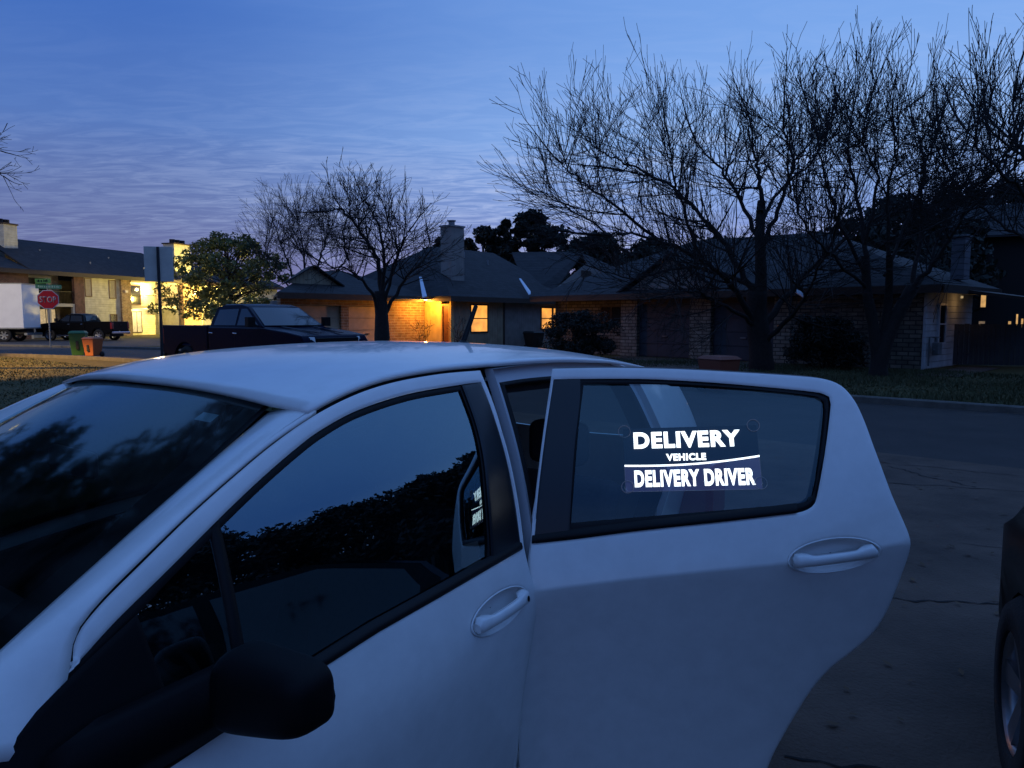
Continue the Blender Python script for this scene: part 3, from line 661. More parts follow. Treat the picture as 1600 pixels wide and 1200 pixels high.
# ---- the lit house: local x runs along the front away to the right, local y inward
def left_house():
    rz = math.atan2(.78, .62); O = Vector((-2.85, 34.9, 0)); h = empty('house', O, rz, 'low brick and siding house with orange lit porch and windows and a tall chimney', 'house')
    H = 2.5
    # garage wing: facade at y=1.73 from x=-8.0 to 0
    mb = MB(); yg = 1.73; g1 = (-7.4, -5.0); g2 = (-4.6, -2.35)
    for x0, x1 in ((-8.0, g1[0]), (g1[1], g2[0]), (g2[1], -1.9)): mb.box(x0, x1, yg, yg + .25, 0, H)
    for x0, x1 in (g1, g2): mb.box(x0, x1, yg, yg + .25, 2.15, H)
    mb.slab([(-8.0, yg + .25, 0), (-4.2, 7.4, 0), (-4.2, 7.4, H), (-8.0, yg + .25, H)], (.2, 0, 0))
    mb.build('brick_wall', M['brick_tan'], h)
    mb = MB(); mb.box(-1.9, -.0, yg + .01, yg + .26, 0, H); mb.build('brick_wall', M['brick_tan'], h)
    for x0, x1 in (g1, g2):
        d = MB().box(x0, x1, yg + .14, yg + .2, 0, 2.15).build('garage_door', M['garage_tan'], h)
        MB().box((x0 + x1) / 2 - .12, (x0 + x1) / 2 + .12, yg + .1, yg + .14, .9, .94).build('handle', M['chrome'], d)
    # porch: yellow lit wall across x = 0 with front door
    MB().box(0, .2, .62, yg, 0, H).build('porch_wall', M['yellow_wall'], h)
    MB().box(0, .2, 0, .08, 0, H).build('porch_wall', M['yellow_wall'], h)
    d = MB().box(.06, .12, .08, .62, .05, 2.2).build('door', mat('brown_door', (.16, .06, .02), .5, noise=.3, nscale=6), h)
    MB().box(-.01, .06, .55, .62, 0, 2.28).box(-.01, .06, .08, .15, 0, 2.28).box(-.01, .06, .15, .55, 2.2, 2.28).build('door_frame', mat('door_frame_paint', (.4, .22, .07), .6), d)
    MB().tube([(.02, .22, 1.0), (-.03, .22, 1.0)], .03, 8).build('handle', M['chrome'], d)
    MB().box(-2.2, .0, 0.2, yg, 0, .06).build('porch_slab', M['concrete'], h)
    l = MB().tube([(-.75, .9, H + .0), (-.75, .9, H - .045)], .07, 14).build('porch_lamp', M['lamp_glow'], h)
    point('porch_light', (-.75, .85, H - .18), 230, (1, .40, .045), h, .08)
    # window wall y = 0
    MB().box(.2, 1.36 + .0, 0, .2, 0, H).box(2.7, 3.9, 0, .2, 0, H).box(1.36, 2.7, 0, .2, 0, .9).box(1.36, 2.7, 0, .2, 2.3, H).build('wall', M['tan_siding'], h)
    MB().box(3.9, 7.1, .03, .2, 0, H).box(7.1, 8.9, .03, .2, 0, 1.0).box(7.1, 8.9, .03, .2, 2.2, H).box(8.9, 9.3, .03, .2, 0, H).build('wall', M['grey_siding'], h)
    MB().box(3.86, 3.98, -.03, .03, 0, H).build('corner_board', M['trim'], h)
    window(h, 1.43, 2.63, .97, 2.23, .04, M['lit_orange'], M['trim'])
    window(h, 7.2, 8.15, 1.05, 2.15, .06, M['lit_orange'], M['trim'])
    window(h, 8.3, 8.8, 1.05, 2.15, .06, M['lit_orange'], M['trim'])
    MB().box(-3.5, 9.3, 9.0, 9.2, 0, H).box(9.1, 9.3, .2, 9.0, 0, H).build('wall', M['grey_siding'], h)
    MB().box(5.6, 5.78, -.1, .03, .62, .95).build('electric_meter', M['steel'], h, bevel=.02)
    MB().box(.2, 1.3, .21, 3, H - .02, H).build('ceiling_board', M['trim'], h)
    # roofs: garage wing hip and main body hip, then a cross gable
    inv = (Matrix.Translation(O) @ Matrix.Rotation(rz, 4, 'Z')).inverted()
    e = H + .02
    def roof(polys, name='roof', m='shingle', th=.10):
        mb = MB()
        for P in polys: mb.slab(P, (0, 0, th))
        return mb.build(name, M[m], h)
    GR = [(-8.5, 1.2, e), (.35, 1.2, e), (.35, 9.6, e), (-4.0, 8.2, e)]; ra, rb = (-4.6, 4.2, 3.6), (-2.6, 4.6, 3.75)
    roof([[GR[0], GR[1], rb, ra], [GR[1], GR[2], rb], [GR[3], GR[0], ra], [GR[2], GR[3], ra, rb]])
    # small gable on the garage wing
    g = [(-7.3, 2.4, 3.05), (-4.6, 2.4, 3.05), (-5.95, 2.4, 3.75)]
    MB().slab(g, (0, .12, 0)).build('gable', M['tan_siding'], h)
    roof([[(-7.5, 2.2, 2.98), (-5.95, 2.2, 3.8), (-5.2, 4.0, 3.75), (-6.9, 3.2, 3.0)], [(-5.95, 2.2, 3.8), (-4.4, 2.2, 2.98), (-4.4, 4.0, 3.3), (-5.2, 4.0, 3.75)]], th=.06)
    MR = [(-.6, -.55, e), (9.9, -.55, e), (9.9, 9.9, e), (-.6, 9.9, e)]; ra, rb = (3.4, 4.6, 5.35), (8.6, 4.6, 5.35)
    r = roof([[MR[0], MR[1], rb, ra], [MR[3], MR[0], ra], [MR[2], MR[3], ra, rb], [MR[1], MR[2], rb]])
    # right wing: ridge further on and the pale gable
    A = lambda px, py, Y: tuple(inv @ at(px, py, Y))
    roof([[A(800, 397, 46), A(912, 396, 46.5), A(856, 470, 41.5), A(826, 466, 41)], [A(905, 396.5, 46.5), A(960, 420, 46), A(985, 470, 43.5), A(942, 452, 42.3)]], th=.12)
    MB().slab([A(846, 468, 42.0), A(960, 470, 42.0), A(960, 440, 42.0), A(917, 411, 42.0)], A(917, 411, 42.25) and Vector((0.12, .08, 0))).build('gable', M['grey_siding'], h)
    v = MB().slab([A(908, 432, 41.9), A(924, 434, 41.9), A(924, 424, 41.9), A(908, 422, 41.9)], (.03, .02, 0)).build('gable_vent', M['trim'], h)
    fl = mat('flashing_metal', (.62, .66, .74), .35, metal=.3)
    MB().slab([A(811, 436, 40.3), A(814, 436, 40.3), A(829, 456, 38.7), A(829, 460, 38.3), A(826, 461, 38.3)], (0, 0, .03)).build('roof_flashing', fl, h)
    MB().slab([A(655, 434, 36.4), A(659, 434, 36.4), A(667, 464, 34.6), A(660, 466, 34.6)], (0, 0, .05)).build('roof_flashing', fl, h)
    # fascia
    mb = MB()
    for a, b_ in ((GR[0], (-.6, 1.2, e)), (MR[0], MR[1]), ((-.6, -.55, e), (-.6, 1.2, e))):
        a = Vector(a); b_ = Vector(b_); d = (b_ - a).normalized(); nn = Vector((d.y, -d.x, 0)) * .03
        mb.slab([a + Vector((0, 0, -.14)), b_ + Vector((0, 0, -.14)), b_ + Vector((0, 0, .1)), a + Vector((0, 0, .1))], nn)
    mb.build('fascia', M['trim'], h)
    sof = MB(); sof.box(-8.4, -.62, 1.22, yg, e - .05, e - .02).box(-.58, 9.8, -.5, 0, e - .05, e - .02).box(-2.3, -.62, .6, 1.22, e - .05, e - .02).box(-.58, 0, 0, 1.7, e - .05, e - .02)
    sof.build('soffit', mat('soffit_paint', (.4, .3, .18), .8), h)
    # chimney
    c = inv @ at(717, 465, 36.6); cx, cy = c.x, c.y + .45
    ch = MB().box(cx - .42, cx + .5, cy - .36, cy + .36, 2.8, 6.02).build('chimney', M['grey_siding'], h)
    MB().box(cx - .47, cx + .55, cy - .41, cy + .41, 6.02, 6.1).build('chimney_cap', M['steel'], ch)
    MB().tube([(cx, cy, 6.1), (cx, cy, 6.3)], .16, 12).tube([(cx, cy, 6.32), (cx, cy, 6.36)], .22, 12).build('flue', M['steel'], ch)
    for x, y in ((6.2, 3.0), (4.9, 3.6)): MB().tube([(x, y, 3.8), (x, y, 2.52 + .62 * (y + .55) + .1)], .05, 8).build('vent_pipe', M['steel'], h)
left_house()

# ---- the stone house: local x along the front (0 = right corner, negative to the left), y inward
def right_house():
    rz = math.atan2(-.73, .685); O = Vector((12.85, 23.4, 0)); h = empty('house', O, rz, 'dark low limestone house with two garage doors behind the wide bare trees', 'house')
    H = 2.5; T = [(-16.2, -11.05), (-8.55, -7.55), (-4.95, 0)]
    MB().box(-16.2, -13.4, .4, .62, 0, H).box(-13.4, -12.2, .4, .62, 0, 1.4).box(-13.4, -12.2, .4, .62, 2.15, H).box(-12.2, -11.95, .4, .62, 0, H).build('stone_wall', M['limestone'], h)
    for x0, x1 in ((-11.95, -11.1), (-8.5, -7.55), (-4.95, -4.3)): MB().box(x0, x1, 0, .3, 0, H).build('stone_pillar', M['limestone_pale'], h)
    MB().box(-4.3, -.0, .02, .32, 0, H).build('stone_wall', M['limestone'], h)
    MB().box(-11.1, -8.5, .02, .3, 2.2, H).box(-7.55, -4.95, .02, .3, 2.2, H).build('lintel', M['trim'], h)
    for x0, x1 in ((-11.1, -8.5), (-7.55, -4.95)):
        d = MB().box(x0, x1, .2, .27, 0, 2.2).build('garage_door', M['garage_dark'], h)
        MB().box((x0 + x1) / 2 - .12, (x0 + x1) / 2 + .12, .15, .2, .85, .9).build('handle', M['steel'], d)
    window(h, -13.35, -12.25, 1.45, 2.1, .42, M['house_glass'], M['trim'], 2, 1)
    # side wall facing +x
    s = MB().box(-.2, 0.02, .32, 3.0, 0, H).box(-.2, .02, 3.0, 4.9, 0, H).build('side_wall', M['white_siding'], h)
    MB().box(-16.2, -4.2, 9.3, 9.5, 0, H).slab([(-.2, 4.8, 0), (-4.2, 9.4, 0), (-4.2, 9.4, H), (-.2, 4.8, H)], (-.15, 0, 0)).box(-16.2, -16.0, .62, 9.3, 0, H).build('wall', M['white_siding'], h)
    wf = MB().box(.02, .07, 1.35, 1.42, .75, 2.1).box(.02, .07, 2.0, 2.07, .75, 2.1).box(.02, .07, 1.42, 2.0, .75, .82).box(.02, .07, 1.42, 2.0, 2.03, 2.1).box(.02, .06, 1.42, 2.0, 1.4, 1.45).build('window', M['white_sheet'], h)
    MB().box(.02, .04, 1.42, 2.0, .82, 2.03).build('pane', M['house_glass'], wf)
    MB().box(.02, .10, 0.0, .12, 0, H).build('corner_board', M['white_siding'], h)
    # gas meter and pipes on the side wall
    gm = MB().box(.12, .34, .55, .85, .45, .85).build('gas_meter', M['steel'], h, bevel=.03)
    MB().tube([(.2, .62, .85), (.2, .62, 1.02), (.2, .4, 1.02), (.1, .4, 1.02), (.1, .4, .1)], .025, 8).tube([(.2, .78, .85), (.2, .78, 1.0), (.2, 1.0, 1.0), (.02, 1.0, 1.0)], .025, 8).tube([(.2, .4, .62), (.2, 1.1, .62)], .03, 8).build('pipe', M['steel'], gm)
    e = H + .02
    def roof(polys, th=.11, name='roof', m='shingle'):
        mb = MB()
        for P in polys: mb.slab(P, (0, 0, th))
        return mb.build(name, M[m], h)
    A0 = [(-16.9, -.65, e), (.75, -.65, e), (.75, 5.5, e), (-16.9, 10.2, e)]; ra, rb = (-11.5, 4.8, 5.1), (-5.2, 4.4, 4.95)
    roof([[A0[0], A0[1], rb, ra], [A0[1], A0[2], rb], [A0[3], A0[0], ra], [A0[2], A0[3], ra, rb]])
    # front gable over the garages
    MB().slab([(-11.4, -.3, 2.72), (-7.2, -.3, 2.72), (-9.3, -.3, 4.0)], (0, .12, 0)).build('gable', M['grey_siding'], h)
    roof([[(-11.8, -.55, 2.62), (-9.3, -.55, 4.05), (-9.3, 3.0, 4.15), (-11.8, .8, 3.1)], [(-9.3, -.55, 4.05), (-6.8, -.55, 2.62), (-6.8, .8, 3.1), (-9.3, 3.0, 4.15)]], .08)
    inv = (Matrix.Translation(O) @ Matrix.Rotation(rz, 4, 'Z')).inverted(); A = lambda px, py, Y: tuple(inv @ at(px, py, Y))
    MB().slab([A(1236, 453, 24.4), A(1241, 452, 24.4), A(1262, 462, 23.9), A(1256, 466, 23.9)], (0, 0, .04)).build('roof_flashing', mat('flashing_metal', (.6, .6, .6)), h)
    MB().box(-16.8, .7, -.69, -.65, e - .14, e + .11).box(.75, .79, -.69, 5.4, e - .14, e + .11).build('fascia', M['trim'], h)
    MB().box(-16.8, .7, -.63, .0, e - .05, e - .02).box(.03, .72, .0, 5.3, e - .05, e - .02).build('soffit', M['trim'], h)
    # chimney stack with pale siding at the right rear
    ch = MB().box(.0, .40, 2.4, 3.0, 2.9, 4.3).build('chimney', siding('slate_siding', (.13, .13, .15), .2), h)
    MB().box(-.05, .45, 2.35, 3.05, 4.3, 4.36).build('chimney_cap', M['steel'], ch)
    # patio cover reaching to the right
    pc = MB().slab([(.8, 1.6, 2.42), (2.6, 1.6, 2.12), (2.6, 4.4, 2.12), (.8, 4.4, 2.42)], (0, 0, .09)).build('patio_cover', M['trim'], h)
    MB().box(2.4, 2.5, 1.8, 1.9, 0, 2.15).build('post', M['trim'], pc)
    lp = MB().box(.02, .08, 3.55, 3.61, 2.3, 2.38).build('wall_lamp', M['lit_cream'], h)
    point('wall_light', (.5, 2.9, 2.15), 2.6, (1, .55, .2), h, .04)
right_house()

# ---- wooden fence right of the stone house
def fence():
    O = at(1481, 560, 25.5); O.z = 0; t = empty('fence', O, math.atan2(-3.2, 12), 'dark board fence running right from the stone house corner', 'fence')
    mb = MB(); random.seed(9)
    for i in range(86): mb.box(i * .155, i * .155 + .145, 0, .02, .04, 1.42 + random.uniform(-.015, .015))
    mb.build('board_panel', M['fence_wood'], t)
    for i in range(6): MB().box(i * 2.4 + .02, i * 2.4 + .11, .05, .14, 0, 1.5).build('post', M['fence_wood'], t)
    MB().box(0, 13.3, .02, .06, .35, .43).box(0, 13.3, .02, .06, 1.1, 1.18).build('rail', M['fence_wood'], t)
fence()

# ---- far building behind the fence, only its lit windows show
def far_building():
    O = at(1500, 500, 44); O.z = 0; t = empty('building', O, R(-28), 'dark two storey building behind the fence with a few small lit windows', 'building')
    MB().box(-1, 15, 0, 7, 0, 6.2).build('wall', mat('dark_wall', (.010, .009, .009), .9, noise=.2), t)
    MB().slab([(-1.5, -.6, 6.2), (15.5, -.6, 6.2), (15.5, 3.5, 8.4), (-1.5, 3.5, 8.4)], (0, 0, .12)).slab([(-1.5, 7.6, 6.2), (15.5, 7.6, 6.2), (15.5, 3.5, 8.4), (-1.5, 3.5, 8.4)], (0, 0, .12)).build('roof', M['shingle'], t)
    inv = (Matrix.Translation(O) @ Matrix.Rotation(R(-28), 4, 'Z')).inverted()
    def wpx(px0, px1, py0, py1, m):
        # intersect the pixel rays with the front wall
        def hit(px, py):
            a = inv @ Vector((0, 0, CAMH)); b = inv @ at(px, py, 44); d = b - a; s = (-.03 - a.y) / d.y; return a + d * s
        p = hit(px0, py1); q = hit(px1, py0)
        window(t, p.x, q.x, p.z, q.z, 0, m, M['trim'], 1, 1, .05)
    wpx(1532, 1541, 460, 480, M['lit_far']); wpx(1533, 1538, 444, 455, M['lit_dim']); wpx(1529, 1539, 502, 509, M['lit_dim']); wpx(1575, 1580, 502, 510, M['lit_far']); wpx(1587, 1591, 491, 509, M['lit_far']); wpx(1595, 1599, 498, 512, M['lit_far']); wpx(1501, 1507, 452, 464, emissive('far_red_glow', (.8, .2, .08), .16))
far_building()

# ---- apartments: local x along the front away from the camera, y inward
def apartments():
    rz = math.atan2(.96, .27); O = Vector((-37.6, 58, 0)); h = empty('apartment_building', O, rz, 'long two storey apartment block with lit balconies, brick piers and cream siding', 'apartments')
    H = 5.2; cs, rb, tb = M['cream_siding'], M['brick_red'], M['brick_tan']
    MB().box(-9, .3, 0, .25, 0, H).build('wall', rb, h)
    # bay with a dark balcony and a lit ground floor
    MB().box(.3, 4.5, 1.6, 1.8, 0, H).build('wall', cs, h)
    bal = MB().box(.3, 4.5, 0, 1.6, 2.55, 2.8).build('balcony', M['cream_trim'], h)
    mb = MB(); mb.box(.3, 4.5, .02, .06, 3.75, 3.82)
    for i in range(30): mb.box(.32 + i * .143, .34 + i * .143, .03, .05, 2.8, 3.75)
    mb.build('railing', M['black'], bal)
    for x0 in (.3, 2.0, 4.3): MB().box(x0, x0 + .2, 0, .2, 0, 2.55).build('post', M['cream_trim'], h)
    window(h, .7, 1.9, 1.1, 2.3, 1.58, M['lit_cream'], M['black'], 2, 1)
    window(h, 2.2, 4.0, .4, 2.35, 1.58, M['lit_cream'], M['black'], 2, 1, name='sliding_door')
    window(h, 1.2, 3.4, 2.95, 4.8, 1.58, M['house_glass'], M['black'], 2, 1)
    MB().box(4.5, 5.5, -.05, .2, 0, H).build('brick_pier', rb, h)
    MB().box(5.5, 9.5, .1, .3, 0, H).build('wall', cs, h)
    dk = mat('brown_shutter', (.14, .08, .045), .7)
    for x0, x1, z0, z1 in ((5.75, 6.35, 3.5, 4.95), (8.35, 9.0, 3.4, 4.9), (8.35, 9.0, .6, 1.9)): window(h, x0, x1, z0, z1, .12, M['lit_dim'] if z0 > 3 else dk, dk, 1, 1)
    window(h, 5.75, 6.6, .9, 1.7, .12, M['house_glass'], M['trim'], 1, 1)
    MB().box(9.5, 10.6, -.1, .3, 0, H).build('brick_pier', tb, h)
    # lit bay
    MB().box(10.6, 17.0, 1.9, 2.1, 0, H).box(16.8, 17.0, 0, 1.9, 0, H).build('wall', cs, h)
    bal = MB().box(10.6, 17.0, 0, 1.9, 2.5, 2.78).build('balcony', M['cream_trim'], h)
    mb = MB(); mb.box(10.6, 17, .02, .06, 3.7, 3.76)
    for i in range(42): mb.box(10.62 + i * .15, 10.64 + i * .15, .03, .05, 2.78, 3.7)
    mb.build('railing', M['trim'], bal)
    window(h, 11.0, 13.9, 2.9, 4.7, 1.88, M['house_glass'], dk, 2, 1, name='sliding_door')
    window(h, 11.0, 13.9, .3, 2.2, 1.88, M['lit_cream'], M['trim'], 5, 1)
    MB().box(14.3, 14.5, 0, .2, 0, 2.5).build('post', M['cream_trim'], h)
    MB().box(10.6, 17.0, -.15, 0, H - .32, H).build('fascia', M['cream_trim'], h)
    l = MB().box(14.15, 14.35, 1.72, 1.88, 4.4, 4.65).build('wall_lamp', M['lamp_glow'], h)
    point('balcony_light', (14.2, 1.2, 4.35), 900, (1, .62, .2), h, .1)
    point('patio_light', (13.4, 1.0, 2.3), 260, (1, .75, .3), h, .1)
    MB().box(17.0, 19.6, -.5, .3, 0, H).build('brick_wall', tb, h)
    MB().box(9.9, 10.15, -.22, -.1, 3.9, 4.1).build('wall_lamp', M['lit_cream'], h)
    point('wall_fill_light', (6.5, -5.0, 4.9), 260, (1, .80, .5), h, .2)  # unseen fill light added to lift the cream siding and the box truck
    l = MB().box(18.5, 18.75, -.68, -.5, 4.0, 4.3).build('wall_lamp', M['lamp_glow'], h)
    point('wall_light', (18.6, -3.6, 3.6), 6500, (1, .74, .16), h, .1)
    MB().box(19.6, 34, 0, .3, 0, H).build('wall', cs, h)
    window(h, 20.5, 23.5, .4, 2.1, .0, M['lit_dim'], dk, 2, 1)
    MB().box(-9, 34, 8.8, 9, 0, H).box(33.8, 34, .3, 8.8, 0, H).box(-9, -8.8, .25, 8.8, 0, H).build('wall', cs, h)
    rf = MB()
    rf.slab([(.0, -.6, H), (19.0, -.6, H), (17.2, 4.5, 8.0), (.0, 4.5, 8.0)], (0, 0, .14)).slab([(19.0, 9.6, H), (0, 9.6, H), (.0, 4.5, 8.0), (17.2, 4.5, 8.0)], (0, 0, .14))
    rf.slab([(-9.6, -.6, H), (0, -.6, H), (0, 4.3, 7.2), (-9.6, 4.3, 7.2)], (0, 0, .12)).slab([(15.0, -.62, H + .01), (34.6, -.62, H + .01), (34.6, 4.3, 7.4), (15.0, 4.3, 7.4)], (0, 0, .12)).slab([(34.6, 9.5, H), (-9.6, 9.5, H), (-9.6, 4.3, 7.1), (34.6, 4.3, 7.1)], (0, 0, .12))
    r = rf.build('roof', M['shingle'], h)
    MB().box(-9.5, 34.5, -.65, -.61, H - .2, H + .14).build('fascia', M['trim'], h)
    MB().box(-9.5, 34.5, -.58, 0, H - .06, H - .03).build('soffit', M['cream_trim'], h)
    ch = MB().box(17.6, 20.0, .9, 2.2, 5.6, 9.0).build('chimney', cs, h)
    MB().box(17.5, 20.1, .8, 2.3, 9.0, 9.12).build('chimney_cap', M['trim'], ch)
    for x in (18.1, 18.8, 19.5): MB().tube([(x, 1.5, 9.12), (x, 1.5, 9.5)], .28, 10).build('flue', M['black'], ch)
    for x, y, z in ((4, 2.8, 6.8), (11, 2.6, 6.7), (7.5, 1.2, 6.0), (13.5, 1.0, 5.9)): MB().tube([(x, y, z), (x, y, z + .5)], .07, 8).build('vent_pipe', M['steel'], h)
apartments()
def tall_chimney_house():
    O = Vector((-43.5, 57, 0)); h = empty('apartment_building', O, R(80), 'brick and siding apartment wing cut by the left edge with a tall pale chimney', 'apartments')
    MB().box(-8, 3, 0, 8, 0, 5.1).build('wall', M['brick_red'], h)
    MB().slab([(-8.5, -.5, 5.1), (3.5, -.5, 5.1), (3.5, 4, 7.2), (-8.5, 4, 7.2)], (0, 0, .12)).slab([(-8.5, 8.5, 5.1), (3.5, 8.5, 5.1), (3.5, 4, 7.2), (-8.5, 4, 7.2)], (0, 0, .12)).build('roof', M['shingle'], h)
    inv = (Matrix.Translation(O) @ Matrix.Rotation(R(80), 4, 'Z')).inverted(); q = inv @ at(3, 380, 60)
    ch = MB().box(q.x - .5, q.x + .8, q.y - .7, q.y + .6, 5, 9.0).build('chimney', M['cream_siding'], h)
    MB().box(q.x - .58, q.x + .88, q.y - .78, q.y + .68, 9.0, 9.12).build('chimney_cap', M['trim'], ch)
    for d in (-.15, .45): MB().tube([(q.x + d, q.y, 9.12), (q.x + d, q.y, 9.45)], .28, 10).build('flue', M['black'], ch)
tall_chimney_house()

# ------------------------------------------------------------------ street furniture
def text_mesh(name, s, mat_, parent, loc, rot, w, h, extrude=.002, offset=0.0, space=1.0):
    """lettering fitted to a box w x h, standing in the local XZ plane, as a mesh"""
    cu = bpy.data.curves.new(name, 'FONT'); cu.body = s; cu.size = 1; cu.offset = offset; cu.space_character = space; cu.extrude = 0; cu.resolution_u = 6
    tmp = bpy.data.objects.new('tmp_text', cu); C.objects.link(tmp); dg = bpy.context.evaluated_depsgraph_get(); dg.update()
    me = bpy.data.meshes.new_from_object(tmp.evaluated_get(dg)); bpy.data.objects.remove(tmp)
    co = np.empty(len(me.vertices) * 3); me.vertices.foreach_get('co', co); co = co.reshape(-1, 3)
    lo = co.min(0); hi = co.max(0)
    co = (co - lo) / (np.maximum(hi - lo, 1e-6)) ; out = np.zeros_like(co); out[:, 0] = (co[:, 0] - .5) * w; out[:, 2] = (co[:, 1] - .5) * h
    me.vertices.foreach_set('co', out.ravel()); me.update(); me.name = name
    me.materials.clear(); me.materials.append(mat_)
    o = bpy.data.objects.new(name, me); C.objects.link(o); o.location = loc; o.rotation_euler = rot
    if parent is not None: o.parent = parent
    md = o.modifiers.new('solid', 'SOLIDIFY'); md.thickness = extrude; md.offset = 0
    return o

def stop_sign():
    Y = 40.5; b = at(79, 541, Y); b.z = 0; top = at(74, 468, Y)
    t = empty('stop_sign', b, math.atan2(-b.x, b.y) * 1.0, 'red octagonal stop sign reading STOP on a steel post with two street name blades', 'sign')
    z = top.z; MB().tube([(0, .03, 0), (0, .03, z + 1.15)], .035, 8).build('post', M['steel'], t)
    r = .5 / math.cos(PI / 8)
    oc = lambda r, y: [(r * math.cos(PI / 8 + k * PI / 4), y, z + r * math.sin(PI / 8 + k * PI / 4)) for k in range(8)]
    s = MB().slab(oc(r, -.02), (0, .012, 0)).build('sign_border', M['white_sheet'], t)
    MB().slab(oc(r * .93, -.026), (0, .004, 0)).build('sign_face', M['stop_red'], s)
    text_mesh('lettering', 'STOP', mat('dull_white_sheeting', (.3, .28, .3), .6), s, (0, -.029, z), (0, 0, 0), .76, .33, offset=.012)
    yg = mat('yellow_green_sheet', (.42, .62, .10), .4, emit=(.42, .62, .1), estr=0.0); gr = mat('green_sheet', (.03, .14, .10), .4)
    a = MB().box(-.36, .36, -.01, .0, z + .86, z + 1.12).build('street_name_blade', yg, t); a.rotation_euler = (0, R(-3), R(8))
    random.seed(3)
    mb = MB(); x = -.28
    while x < .26: w_ = random.choice((.03, .05, .06)); mb.box(x, x + w_, -.016, -.010, z + .94, z + random.choice((1.04, 1.07))); x += w_ + random.choice((.02, .025, .06))
    mb.build('lettering', M['black'], a)
    g_ = MB().box(-.62, .62, -.0, .01, z + .58, z + .80).build('street_name_blade', gr, t); g_.rotation_euler = (0, R(1), R(-14))
    mb = MB(); x = -.5
    while x < .48: w_ = random.choice((.03, .05, .06)); mb.box(x, x + w_, -.006, 0, z + .64, z + random.choice((.72, .75))); x += w_ + random.choice((.02, .025, .06))
    mb.build('lettering', mat('pale_green_sheet', (.2, .34, .3), .5), g_)
stop_sign()
def back_sign():
    Y = 18.2; b = at(253.5, 560, Y); b.z = 0; top = at(247, 413, Y)
    t = empty('traffic_sign', b, R(14), 'bare metal back of a rectangular traffic sign on a dark post behind the pickup', 'sign')
    z = top.z; MB().tube([(-.0, 0, 0), (0, 0, z + .42)], .034, 8).build('post', mat('dark_post', (.05, .05, .055), .6, metal=.5), t)
    MB().box(-.325, .325, .04, .055, z - .41, z + .43).build('sign_panel', M['alu'], t, bevel=.006)
    MB().tube([(0, .02, z + .3), (0, .07, z + .3)], .02, 8).tube([(0, .02, z - .3), (0, .07, z - .3)], .02, 8).build('bolt', M['steel'], t)
back_sign()

def bin_(name, label, loc, rz, m, h=1.05, w=.58, lid=None, group='wheeled bins'):
    t = empty(name, loc, rz, label, 'wheeled bin', group)
    MB().frustum((-w * .36, w * .36, -w * .42, w * .42), (-w * .5, w * .5, -w * .55, w * .55), .06, h * .9).build('body', m, t, bevel=.02)
    l = MB().frustum((-w * .54, w * .54, -w * .62, w * .60), (-w * .42, w * .42, -w * .45, w * .45), h * .905, h * 1.0).build('lid', lid or m, t, bevel=.02)
    MB().tube([(-w * .42, w * .66, h * .88), (w * .42, w * .66, h * .88)], .018, 8).build('handle', M['dark_bin'], t)
    for s in (-1, 1): MB().lathe([(.0, -.03), (.11, -.03), (.12, 0), (.11, .03), (0, .03)], (s * w * .42, w * .42, .12), (1, 0, 0), 16).build('wheel', M['rubber'], t)
    MB().box(-.05, .05, -w * .545, -w * .50, h * .30, h * .62).build('serial_panel', M['dark_bin'], t)
    return t
def gp(px, py):
    x, y = G(px, py); return Vector((x, y, 0))
bin_('wheeled_bin', 'green wheeled bin left of the orange one on the corner lawn', gp(124, 557), R(20), M['green_bin'], 1.08, .62)
bin_('wheeled_bin', 'orange wheeled bin right of the green one on the corner lawn', gp(146, 558), R(-12), M['orange_bin'], .84, .54)
b = at(1123, 575, 16.3); b.z = 0
bin_('wheeled_bin', 'reddish brown bin by the far kerb, seen just over the open door', b, R(30), M['brown_bin'], .80, .62)
b = at(834, 545, 38.5); b.z = 0
bin_('wheeled_bin', 'dark bin against the grey wall of the lit house', b, R(40), M['dark_bin'], .95, .75)

def street_lamp():
    t = empty('street_lamp', (-22.8, 23.5, 0), 0, 'street lamp just out of view to the left that lights the corner lawn', 'street lamp')
    MB().tube([(0, 0, 0), (0, 0, 6.5), (.25, .1, 7.0), (1.2, .3, 7.15)], [.09, .06, .05, .04], 10).build('pole', M['steel'], t)
    hd = MB().frustum((1.0, 1.6, .2, .45), (1.1, 1.5, .25, .4), 7.05, 7.2).build('lamp_head', M['steel'], t, bevel=.02)
    MB().frustum((1.1, 1.5, .24, .41), (1.05, 1.55, .22, .43), 6.98, 7.05).build('lens', emissive('lens_glow', (1.0, .62, .2), 3), hd)
    l = bpy.data.lights.new('lamp_light', 'SPOT'); l.energy = 10500; l.spot_size = R(102); l.spot_blend = .15; l.color = (1, .58, .15); l.shadow_soft_size = .12
    o = bpy.data.objects.new('lamp_light', l); C.objects.link(o); o.parent = t; o.location = (1.3, .32, 6.9); o.rotation_euler = (0, R(-5), 0)
    t2 = copy_tree(t); t2.location = (-37, 31, 0); t2['label'] = 'added lamp, unseen out to the left, that brightens the box truck and stop sign'  # this copy is an added helper, put in to brighten truck and sign
    t['group'] = t2['group'] = 'street lamps'
    for o2 in t2.children:
        if o2.type == 'LIGHT': o2.data = o2.data.copy(); o2.data.energy = 8000; o2.data.color = (1, .80, .52); o2.data.spot_size = R(84); o2.data.spot_blend = .5; o2.rotation_euler = Vector((5, 17, -5.5)).to_track_quat('-Z', 'Y').to_euler()
street_lamp()
